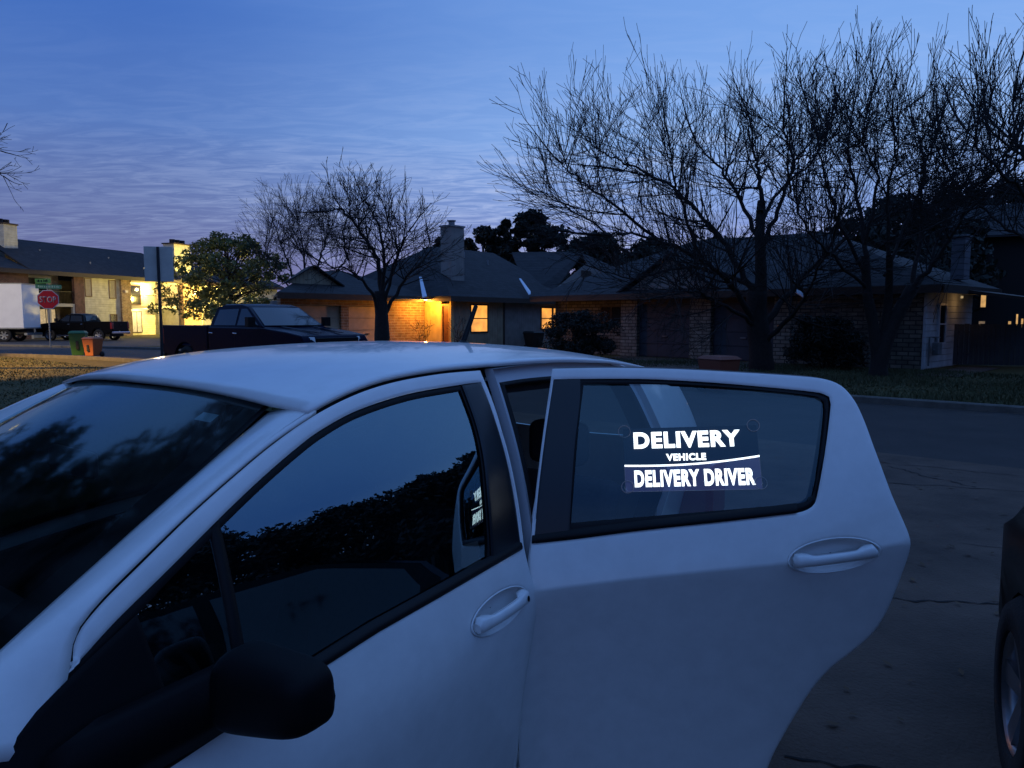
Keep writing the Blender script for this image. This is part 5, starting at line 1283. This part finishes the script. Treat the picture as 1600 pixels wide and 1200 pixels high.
# ---- roof skin
zrx = [1.55, 1.65, 1.777, 1.914, 2.05, 2.23, 2.4, 2.8, 3.1, 3.3, 3.5, 3.7, 3.85]; zry = [1.31, 1.356, 1.405, 1.441, 1.461, 1.471, 1.472, 1.469, 1.452, 1.430, 1.400, 1.36, 1.32]
zcx = [1.55, 1.7, 1.85, 2.0, 2.2, 2.5, 2.8, 3.1, 3.3, 3.5, 3.7, 3.85]; zcy = [1.40, 1.445, 1.475, 1.496, 1.512, 1.521, 1.518, 1.500, 1.480, 1.452, 1.418, 1.385]
def csp(x, xs, ys):
    """smooth interpolation (monotone-ish hermite)"""
    i = max(0, min(len(xs) - 2, int(np.searchsorted(xs, x)) - 1)); h = xs[i + 1] - xs[i]; t = (x - xs[i]) / h
    m = lambda k: (ys[min(k + 1, len(xs) - 1)] - ys[max(k - 1, 0)]) / (xs[min(k + 1, len(xs) - 1)] - xs[max(k - 1, 0)])
    return (2 * t ** 3 - 3 * t ** 2 + 1) * ys[i] + (t ** 3 - 2 * t ** 2 + t) * h * m(i) + (-2 * t ** 3 + 3 * t ** 2) * ys[i + 1] + (t ** 3 - t ** 2) * h * m(i + 1)
def yrail(u):   # half width of the roof at its side gutter
    return ysurf(u, csp(u, zrx, zry)) - .004
def zroof(u, y):
    w = yrail(u); a = min(1, abs(y) / w); zr_ = csp(u, zrx, zry); zc_ = csp(u, zcx, zcy)
    return zr_ + (zc_ - zr_) * (1 - a ** 2.6)
def u_front(y): return 1.692 + .055 * min(1, abs(y) / .51) ** 2.2      # front edge of the roof skin
rows = []
YS = [-1 + 2 * k / 48 for k in range(49)]
for i in range(49):
    f = i / 48; row = []
    for a in YS:
        # corner point on each side follows the A pillar root at u=1.746
        ue = 3.80 - .02 * abs(a) ** 2
        us = u_front(a * .51) if abs(a) < .86 else 1.735 + (abs(a) - .86) / .14 * .02
        u = us + (ue - us) * f
        row.append(c2l(u, a * yrail(u), zroof(u, a * yrail(u))))
    rows.append(row)
roof_o = MB().grid([list(reversed(r_)) for r_ in rows], True).build('roof', M['paint'], car, solid=.012)

# ---- windshield: edge curves from top corner to cowl
ws_edge = [(1.746, .507, 1.392), (1.62, .543, 1.335), (1.5, .575, 1.277), (1.375, .607, 1.215), (1.25, .637, 1.15), (1.12, .665, 1.08), (1.0, .69, 1.012), (.86, .715, .93)]
def ws_point(k, a):
    """k index along the edge, a in -1..1 across"""
    u, y, z = ws_edge[k]; bow = .055 + .07 * k / 7
    q = 1 - a * a; U_, Y_, Z_ = u - bow * q, a * y, z + (.052 - .028 * k / 7) * q
    if k < 5:
        y0 = a * .507; z0 = 1.392 + .052 * q; f = (1 - k / 5) ** 2
        Z_ += (zroof(u_front(y0), y0) - .004 - z0) * f; U_ += (u_front(y0) - (1.746 - .055 * q)) * f
    return (U_, Y_, Z_)
rows = [[c2l(*ws_point(k, a)) for a in np.linspace(-.985, .985, 33)] for k in range(8)]
ws = MB().grid(rows, True).build('windshield', M['windshield'], car)
# black ceramic border just under the glass
def lowered(p, d=.005): return c2l(p[0] + d * .6, p[1], p[2] - d)
mbb = MB()
for s in (-1, 1):
    mbb.grid([[lowered(ws_point(k, s * a)) for k in range(8)] for a in (1.0, .96, .92, .89)], True)
A_ = list(np.linspace(-.9, .9, 25))
mbb.grid([[lowered(ws_point(0, a)) for a in A_], [lowered(tuple(np.array(ws_point(0, a)) * .8 + np.array(ws_point(1, a)) * .2)) for a in A_]], True)
mbb.grid([[lowered(ws_point(7, a)) for a in A_], [lowered(tuple(np.array(ws_point(7, a)) * .5 + np.array(ws_point(6, a)) * .5)) for a in A_]], True)
mbb.build('glass_border', M['black'], ws)
st = ws_point(1, .80); st2 = ws_point(1, .70)
def wsp(kf, a):
    k = int(kf); f = kf - k; p = np.array(ws_point(k, a)) * (1 - f) + np.array(ws_point(min(7, k + 1), a)) * f
    return c2l(p[0] + .004, p[1], p[2] - .006)
MB().add([wsp(.70, .70), wsp(.70, .80), wsp(.48, .80), wsp(.48, .70)], [(0, 1, 2, 3)]).build('registration_sticker', mat('pale_sticker', (.5, .6, .62), .5), ws)
# rear view mirror
q = ws_point(2, 0); MB().box(U0 - q[0] - .10, U0 - q[0] - .07, -.12, .12, q[2] - .10, q[2] - .03).build('rear_view_mirror', M['black'], car, bevel=.015)
# ---- A pillar outer skin between glass edge and door gap; also the seal line at the glass
for s in (-1, 1):
    G = [(1.187, 1.044), (1.212, 1.103), (1.313, 1.174), (1.421, 1.239), (1.536, 1.300), (1.650, 1.354), (1.777, 1.405)]
    Gs = smooth_poly(list(reversed([(a, b + .000) for a, b in gap_top[:9]])), close=False, k=5)
    n = 30
    def samp(L3, f):
        d = [0]; 
        for i in range(1, len(L3)): d.append(d[-1] + (Vector(L3[i]) - Vector(L3[i - 1])).length)
        x = f * d[-1]; i = min(len(L3) - 2, max(0, int(np.searchsorted(d, x)) - 1)); t = (x - d[i]) / (d[i + 1] - d[i] + 1e-9)
        return Vector(L3[i]).lerp(Vector(L3[i + 1]), t)
    E1 = [Vector(p) for p in ws_edge]; E2 = [Vector((u, ysurf(u, z) - .002, z)) for u, z in Gs] + [Vector((1.17, ysurf(1.17, 1.0) - .002, 1.0)), Vector((1.13, ysurf(1.13, .93), .93))]
    rows = []
    for i in range(n + 1):
        f = i / n; a = samp(E1, min(1, f * .93)); b = samp(E2, f)
        row = []
        nb = Vector((-.45, .62, .65))
        for k in range(10):
            t = k / 9; p = a.lerp(b, t) + nb * (.016 * math.sin(PI * t) ** .8) + nb * (.003 * (k == 0))
            row.append(c2l(p.x, s * p.y, p.z))
        rows.append(row if s < 0 else row)
    o = MB().grid(rows, True).build('pillar', M['paint'], car)
    md = o.modifiers.new('solid', 'SOLIDIFY'); md.thickness = .01; md.offset = 0
# black gap filler behind door gaps (body inner shell)
for s in (-1, 1):
    mp = side_map(sgn=s)
    mb = MB(); P_ = smooth_poly(gap_top, close=False, k=4)
    rows = [[mp(u, z + dz, o) for u, z in P_] for dz, o in ((.010, -.004), (.004, -.016), (-.02, -.024), (-.034, -.03))]
    mb.grid(rows, True).build('door_gap_seal', M['rubber'], car)
# ---- rear door opening in the body, seen behind the open door
DO = [(0.054, 1.465), (0.223, 1.469), (0.415, 1.467), (0.602, 1.459), (0.785, 1.449), (0.856, 1.441), (0.899, 1.423), (0.930, 1.384), (0.950, 1.332), (0.968, 1.264), (0.987, 1.197), (1.007, 1.130), (1.029, 1.072), (1.044, 1.030), (1.050, 0.990), (1.046, 0.940), (1.036, 0.874), (1.018, 0.789), (0.988, 0.716), (0.940, 0.657), (0.883, 0.600), (0.838, 0.535), (0.800, 0.458), (0.763, 0.373), (.73, .29), (.70, .18), (-.03, .18), (-.03, .40), (-.025, .70), (0.004, .97), (.03, 1.25)]
HU, HY, TH = 2.40, .80, R(60)
def door_map(o0=0):
    e = (math.cos(TH), math.sin(TH)); m_ = (-math.sin(TH), math.cos(TH))
    def f(s, z, off=0):
        w = ysurf(2.4 + s, z, False) - HY + off + o0
        return c2l(HU + s * e[0] + w * m_[0], HY + s * e[1] + w * m_[1], z)
    return f
def open_frame(sgn):
    mp = side_map(sgn=sgn); out = [(2.404 + s_, z) for s_, z in DO]; inn = [(2.404 + s_, z) for s_, z in offset_poly(DO, .045)]
    panel('door_frame', out, lambda u, z, off=0: mp(u, z, off - .030), M['inner_white'], car, [inn], grid=.05, thick=.006, flip=sgn > 0)
    P = smooth_poly(out, k=4); P.append(P[0])
    MB().grid([[mp(u, z, o) for u, z in P] for o in (-.001, -.012, -.030)], True).build('frame_return', M['inner_white'], car)
    Q = smooth_poly(inn, k=4); Q.append(Q[0]); Q2 = offset_poly(Q[:-1], .03); Q2.append(Q2[0])
    MB().grid([[mp(u, z, -.031) for u, z in Q], [mp(u, z, -.018) for u, z in offset_poly(Q[:-1], .008) + [offset_poly(Q[:-1], .008)[0]]], [mp(u, z, -.034) for u, z in offset_poly(Q[:-1], .016) + [offset_poly(Q[:-1], .016)[0]]]], True).build('frame_seal', M['rubber'], car)
    MB().grid([[mp(u, z, -.033) for u, z in Q], [mp(u, z, -.10) for u, z in Q2]], True).build('inner_frame', M['interior'], car)
open_frame(1)
if True:
    mp = SM
    MB().box(U0 - 3.405, U0 - 3.385, ysurf(3.39, .86) - .045, ysurf(3.39, .86) - .028, .80, .86).build('striker', M['chrome'], car)

def quarter(sgn):
    mp = side_map(sgn=sgn); gap = [(2.404 + s_ + .006, z) for s_, z in DO[4:25]]
    ar = [(3.50 + .345 * math.cos(R(a)), .30 + .345 * math.sin(R(a))) for a in np.linspace(168, 0, 14)]
    P = gap[:-3] + ar + [(3.86, .30), (3.93, .34), (3.955, .6), (3.94, .85), (3.90, 1.05), (3.86, 1.2), (3.80, 1.335), (3.70, 1.355), (3.5, 1.396), (3.3, 1.426)]
    hole = [(3.46, 1.30), (3.50, 1.15), (3.62, 1.16), (3.60, 1.27), (3.54, 1.32)] if sgn < 0 else None
    panel('quarter_panel', P, mp, M['paint'], car, [], grid=.045, roll=.003, flip=sgn > 0)
    MB().grid([[mp(3.50 + .345 * math.cos(R(a)), .30 + .345 * math.sin(R(a)), o) for a in np.linspace(190, -10, 24)] for o in (0, -.06, -.22)], True).build('wheel_housing', M['rubber'], car)
    # rocker and fender
    panel('rocker_panel', [(1.14, .265), (3.16, .265), (3.16, .19), (1.14, .19)], mp, M['paint'], car, grid=.08, flip=sgn > 0)
    ar = [(.74 + .345 * math.cos(R(a)), .30 + .345 * math.sin(R(a))) for a in np.linspace(0, 176, 14)]
    P = [(1.135, 1.000), (1.055, .932), (1.014, .85), (1.035, .70), (1.084, .50), (1.14, .36)] + ar[:1] + ar + [(.30, .30), (.14, .34), (.08, .5), (.10, .66), (.2, .76), (.45, .86), (.75, .93), (.95, .97)]
    panel('fender', P, mp, M['paint'], car, grid=.05, roll=.003, flip=sgn > 0)
    MB().grid([[mp(.74 + .345 * math.cos(R(a)), .30 + .345 * math.sin(R(a)), o) for a in np.linspace(190, -10, 24)] for o in (0, -.06, -.22)], True).build('wheel_housing', M['rubber'], car)
quarter(1); quarter(-1)

# ---- right rear door, closed
def rear_door(mapf, flip, opened):
    d = panel('rear_door', DO, mapf(0), M['paint'], car, [RW_HOLE] + ([ellipse(rhc, .122, .0475, 40, RHT)] if opened else []), grid=.028, roll=.004, flip=flip, crease=lambda s_: zcr(2.404 + s_))
    P = smooth_poly(DO, k=4); P.append(P[0]); m0 = mapf(0)
    MB().grid([[m0(s_, z, o) for s_, z in P] for o in (-.004, -.03, -.06)], True).build('door_edge', M['black'], d)
    panel('pillar_cover', [(.056, 1.432), (.140, 1.434), (.140, 1.37), (.128, 1.25), (.121, 1.12), (.117, .990), (.012, .972), (.018, 1.05), (.035, 1.25)], mapf(-.002), M['gloss_black'], d, grid=.03, thick=.01, roll=.002, flip=flip)
    inn = [(.150, 1.420), (.414, 1.420), (.690, 1.405), (.826, 1.390), (.846, 1.378), (.846, 1.355), (.808, 1.165), (.795, 1.120), (.768, 1.103), (.318, 1.052), (.121, 1.030), (.128, 1.15), (.138, 1.30)]
    outr = [(.132, 1.436), (.319, 1.4365), (.507, 1.430), (.691, 1.417), (.834, 1.402), (.860, 1.390), (.862, 1.368), (.838, 1.253), (.813, 1.150), (.799, 1.104), (.779, 1.088), (.750, 1.078), (.318, 1.018), (.108, .988), (.112, 1.12), (.120, 1.25)]
    panel('window_seal', outr, mapf(-.006), M['black'], d, [inn], grid=.05, thick=.012, roll=.003, flip=flip)
    panel('window_glass', outr, mapf(-.016), M['door_glass'], d, grid=.05, thick=0, flip=flip)
    mb = MB(); L_ = [(.010, .975), (.108, .990), (.318, 1.021), (.55, 1.052), (.750, 1.081)]
    mb.grid([[m0(u, z + dz, o) for u, z in L_] for dz, o in ((-.004, -.003), (-.002, .004), (.006, .0065), (.016, .005), (.022, -.006))], True); mb.build('belt_moulding', M['black'], d)
    panel('inner_frame_trim', offset_poly(DO, .006), mapf(-.045), M['interior'], d, [[(a, b) for a, b in offset_poly(RW_HOLE, .012)]], grid=.06, thick=.01, flip=flip)
    panel('door_trim', [(.06, .33), (.66, .33), (.80, .62), (.96, .76), (.97, 1.02), (.74, 1.05), (.10, .97), (.05, .9)], mapf(-.065), M['interior'], d, grid=.12, thick=.01, flip=flip, k=2)
    handle_set(d, m0, rhc, RHT, False) if opened else None
    return d
RW_HOLE = [(.060, 1.434), (.319, 1.437), (.507, 1.430), (.691, 1.417), (.836, 1.403), (.862, 1.392), (.864, 1.370), (.839, 1.253), (.814, 1.150), (.800, 1.104), (.780, 1.087), (.750, 1.077), (.318, 1.016), (.136, .987), (.018, .971), (.022, 1.08), (.038, 1.25)]
rhc = (.845, .966); RHT = R(9)
rear_door(door_map, True, True)
rear_door(lambda o0: (lambda s_, z, off=0: c2l(2.404 + s_, -(ysurf(2.404 + s_, z) + off + o0), z)), False, False)
for z in (.50, .76): MB().tube([(U0 - 2.43, .70, z), (U0 - 2.455, .765, z)], .016, 8).build('hinge', M['black'], car)

# ---- hatch and rear end
def hatch(a, z, off=0):
    ur = csp(z, [.3, .45, .8, 1.0, 1.2, 1.375], [3.93, 4.0, 4.0, 3.97, 3.90, 3.79]); w = ysurf(3.85, z) - .01
    return c2l(ur - .12 * min(1, abs(a) / .8) ** 5 + off, a / .8 * w, z)
panel('tailgate', [(-.8, .30), (.8, .30), (.8, .7), (.8, 1.1), (.8, 1.375), (0, 1.39), (-.8, 1.375), (-.8, 1.1), (-.8, .7)], hatch, M['paint'], car, [[(-.66, 1.05), (0, 1.03), (.66, 1.05), (.64, 1.33), (0, 1.345), (-.64, 1.33)]], grid=.05, thick=.01, flip=True)
rows = []
for z in np.linspace(1.36, 1.01, 8): rows.append([hatch(a, z, .004) for a in np.linspace(-.70, .70, 15)])
MB().grid(rows, True).build('rear_window', M['door_glass'], car)
for s in (-1, 1):
    MB().box(U0 - 3.99, U0 - 3.80, s * .70 - .09, s * .70 + .09, .72, .98).build('taillight', M['red_lens'], car, bevel=.03)
MB().box(U0 - 4.01, U0 - 3.98, -.16, .16, .62, .74).build('number_plate', M['white_sheet'], car)
# ---- hood, front end
rows = []
for i in range(17):
    f = i / 16; row = []
    for a in np.linspace(-1, 1, 25):
        uh = .86 - .125 * (1 - a * a) - .02 + (0.10 - .06 * (1 - abs(a) ** 3) - (.86 - .125 * (1 - a * a) - .02)) * f
        zz = .955 - .03 * a * a - .27 * f ** 1.6 + .02 * math.sin(PI * f) * (1 - a * a)
        row.append(c2l(uh, a * (.70 - .10 * f ** 3), zz))
    rows.append(row)
MB().grid([list(reversed(r_)) for r_ in rows], True).build('hood', M['paint'], car, solid=.01)
for s in (-1, 1):   # shoulder between hood and fender side
    L_ = [(1.135, 1.000), (.95, .970), (.75, .93), (.45, .86), (.2, .76), (.10, .66)]; H_ = [(.86, .715, .94), (.80, .70, .925), (.62, .70, .885), (.40, .69, .80), (.2, .65, .72), (.1, .60, .66)]
    rows = []
    for k in range(6):
        a = Vector((L_[k][0], ysurf(*L_[k]), L_[k][1])); b_ = Vector(H_[k]); rows.append([c2l(*(a.lerp(b_, t) + Vector((0, .005, .014)) * math.sin(PI * t) * min(1, k * .5))) for t in np.linspace(0, 1, 8)])
    for r_ in rows:
        for i_, p in enumerate(r_): r_[i_] = (p[0], s * p[1], p[2])
    MB().grid(rows, True).build('fender_top', M['paint'], car)
    MB().grid([[c2l(.10 + .30 * t, s * (.60 + .16 * t + .01), .66 + .10 * t) for t in np.linspace(0, 1, 8)], [c2l(.09 + .28 * t, s * (.62 + .17 * t + .02), .58 + .06 * t) for t in np.linspace(0, 1, 8)]], True).build('headlight', M['clear_lens'], car, solid=.01)
rows = []
for z in (.66, .55, .42, .30, .22): rows.append([c2l(.02 + .12 * abs(a) ** 3 + (.04 if z > .6 else 0), a * .74, z) for a in np.linspace(-1, 1, 17)])
MB().grid(rows, True).build('bumper', M['paint'], car, solid=.01)
MB().box(U0 - .05, U0 - .02, -.35, .35, .30, .42).build('grille', M['black'], car, bevel=.01)
for s in (-1, 1):
    for u in (.74, 3.50):
        w_ = wheel(car, c2l(u, s * .735, .295), .298, .185, 10, s)
# ---- antenna on the roof
ab = c2l(3.02, .02, zroof(3.02, .02)); an = MB().lathe([(.036, -.005), (.034, .004), (.022, .014), (.010, .022), (0, .024)], ab, (0, 0, 1), 20)
ant = an.build('antenna_base', M['black'], car)
MB().tube([(ab[0], ab[1], ab[2] + .012), (ab[0] - .085, ab[1], ab[2] + .165)], [.012, .009], 10).build('antenna', M['black'], car)

# ---- inside
MB().box(U0 - 3.7, U0 - 1.0, -.68, .68, .18, .26).build('floor', M['interior'], car)
rows = []
for a in np.linspace(-1, 1, 9):
    rows.append([c2l(u, a * .68, z - .02 * a * a) for u, z in ((.80, .90), (1.0, .97), (1.22, .985), (1.36, .955), (1.40, .86), (1.34, .62), (1.25, .45))])
MB().grid(rows, True).build('dashboard', M['interior'], car)
def seat(u, y, back=.60, w=.25):
    sm_ = M['seat']; t = MB(); t.slab([(U0 - u + .28, y - w, .52), (U0 - u - .22, y - w, .48), (U0 - u - .22, y - w, .30), (U0 - u + .28, y - w, .34)], (0, 2 * w, 0)); s_ = t.build('seat', sm_, car, bevel=.05)
    t = MB(); t.slab([(U0 - u - .20, y - w * .95, .45), (U0 - u - .06, y - w * .95, .47), (U0 - u - .22, y - w * .8, .48 + back), (U0 - u - .34, y - w * .8, .46 + back)], (0, 2 * w * .9, 0)); t.build('backrest', sm_, s_, bevel=.045)
    t = MB().box(U0 - u - .36, U0 - u - .25, y - .13, y + .13, .50 + back, .68 + back); t.build('headrest', sm_, s_, bevel=.04)
for y in (-.36, .36): seat(2.0, y)
for y in (-.36, .36): seat(2.92, y, .52, .30)
st_c = Vector(c2l(1.52, .36, .90)); R_ = .18; P = []
for k in range(33):
    a = 2 * PI * k / 32; P.append((st_c.x + .45 * R_ * math.sin(a) * 1.0, st_c.y + R_ * math.cos(a), st_c.z + .88 * R_ * math.sin(a)))
sw = MB().tube(P, .014, 8, caps=False); sw.tube([P[0], tuple(st_c), P[16]], .016, 6); sw.tube([tuple(st_c), P[24]], .018, 6); sw.tube([tuple(st_c), (st_c.x + .25, st_c.y, st_c.z - .12)], .04, 8); sw.build('steering_wheel', M['black'], car)
rows = []
for u in np.linspace(1.80, 3.75, 16): rows.append([c2l(u, a * (yrail(u) - .03), zroof(u, a * yrail(u)) - .035) for a in np.linspace(-1, 1, 13)])
MB().grid(rows, True).build('headliner', M['headliner'], car)
for s in (-1, 1): # inner pillars
    mp = side_map(sgn=s)
    MB().grid([[mp(u, z, -.04) for u, z in ((2.33, .3), (2.33, .9), (2.36, 1.2), (2.385, 1.44))], [mp(u, z, -.04) for u, z in ((2.46, .3), (2.46, .9), (2.445, 1.2), (2.44, 1.44))]], True).build('inner_pillar', M['interior'], car)
    MB().grid([[mp(u, z, -.05) for u, z in ((1.2, 1.02), (1.5, 1.26), (1.8, 1.39), (2.1, 1.43), (3.2, 1.42))], [mp(u, z - .045, -.07) for u, z in ((1.2, 1.02), (1.5, 1.26), (1.8, 1.39), (2.1, 1.43), (3.2, 1.42))]], True).build('inner_rail', M['interior'], car)
    MB().grid([[mp(u, z, -.06) for u, z in ((3.30, 1.40), (3.38, 1.1), (3.45, .9), (3.4, .7), (3.2, .4))], [mp(u, z, -.06) for u, z in ((3.78, 1.34), (3.84, 1.1), (3.86, .9), (3.86, .7), (3.86, .4))]], True).build('inner_quarter', M['interior'], car)

# ------------------------------------------------------------------ lit sign on the open door's window
def delivery_sign():
    Mc = Matrix.Translation(car.location) @ Matrix.Rotation(car.rotation_euler.z, 4, 'Z')
    f = door_map(-.024); W_, H_ = .386, .187
    o = Mc @ Vector(f(.466, 1.213)); px_ = Mc @ Vector(f(.656, 1.2215)); mx_ = Mc @ Vector(f(.276, 1.2045)); up = Mc @ Vector(f(.466, 1.30)); dn = Mc @ Vector(f(.466, 1.12))
    X = (px_ - mx_).normalized(); Z = (up - dn); Z = (Z - X * Z.dot(X)).normalized(); Yv = Z.cross(X)
    t = empty('window_sign', o, 0, 'lit white lettered delivery sign held by clear suction cups on the open rear door window', 'sign')
    t.matrix_world = Matrix(((X.x, Yv.x, Z.x, o.x), (X.y, Yv.y, Z.y, o.y), (X.z, Yv.z, Z.z, o.z), (0, 0, 0, 1)))
    # local: x right, z up, -y outward (towards the street camera)
    glow = emissive('led_lettering', (1.0, .93, 1.0), 3.2)
    dark = mat('sign_backing', (.012, .010, .018), .25)
    acr = bpy.data.materials.new('clear_acrylic'); acr.use_nodes = True; nt = acr.node_tree; nt.nodes.clear(); N = nt.nodes.new
    tr = N('ShaderNodeBsdfTransparent'); tr.inputs[0].default_value = (.86, .86, .95, 1); gl = N('ShaderNodeBsdfGlossy'); gl.inputs[1].default_value = .1; em = N('ShaderNodeEmission'); em.inputs[0].default_value = (.30, .26, .85, 1); em.inputs[1].default_value = .09
    m1 = N('ShaderNodeMixShader'); m1.inputs[0].default_value = .06; ad = N('ShaderNodeAddShader'); ou = N('ShaderNodeOutputMaterial')
    nt.links.new(tr.outputs[0], m1.inputs[1]); nt.links.new(gl.outputs[0], m1.inputs[2]); nt.links.new(m1.outputs[0], ad.inputs[0]); nt.links.new(em.outputs[0], ad.inputs[1]); nt.links.new(ad.outputs[0], ou.inputs[0])
    def zl(fx): return H_ * (.5 - (.595 + .02 * math.sin(PI * fx) - .105 * fx ** 2.2))
    xs = [W_ * (k / 24 - .5) for k in range(25)]
    MB().slab([(-W_ / 2, .0, H_ / 2), (W_ / 2, .0, H_ / 2)] + [(x, 0, zl(x / W_ + .5)) for x in reversed(xs)], (0, .002, 0)).build('backing_panel', dark, t)
    MB().grid([[(x, .001, zl(x / W_ + .5)) for x in xs], [(x, .001, -H_ / 2) for x in xs]], False).build('clear_panel', acr, t)
    edge = emissive('acrylic_edge', (.45, .45, .8), .10)
    MB().tube([(-W_ / 2, .0, zl(0)), (-W_ / 2, 0, -H_ / 2), (W_ / 2, 0, -H_ / 2), (W_ / 2, 0, zl(1))], .0008, 4).build('panel_edge', edge, t)
    MB().grid([[(x, -.0025, zl(x / W_ + .5) + .0026) for x in xs], [(x, -.0025, zl(x / W_ + .5) - .0026) for x in xs]], False).build('light_line', glow, t)
    def txt(s_, cx, cz, w, h): text_mesh('lettering', s_, glow, t, (W_ * (cx - .5), -.003, H_ * (.5 - cz)), (0, 0, 0), W_ * w, H_ * h, .001, .045, 1.13)
    txt('DELIVERY', .475, .20, .795, .262); txt('VEHICLE', .462, .478, .295, .112); txt('DELIVERY DRIVER', .512, .805, .885, .262)
    clear = glass('suction_cup_clear', (.80, .82, .90), 1.5, .05)
    for x, z in ((-.49, .45), (.475, .49), (-.485, -.43), (.49, -.41)):
        cp = MB().lathe([(.0175, -.004), (.0185, -.0015), (.0165, .001), (.008, .003), (.0055, .009), (.0035, .010), (0, .010)], (x * W_, -.001, z * H_), (0, 1, 0), 24).build('suction_cup', clear, t)
        MB().tube([(x * W_ + .0175 * math.cos(a), -.005, z * H_ + .0175 * math.sin(a)) for a in np.linspace(0, 2 * PI, 25)], .0011, 5, caps=False).build('rim', emissive('cup_rim', (.4, .45, .75), .05), cp)
delivery_sign()
# a clear LED strip glow: the lettering itself lights the glass and door around it
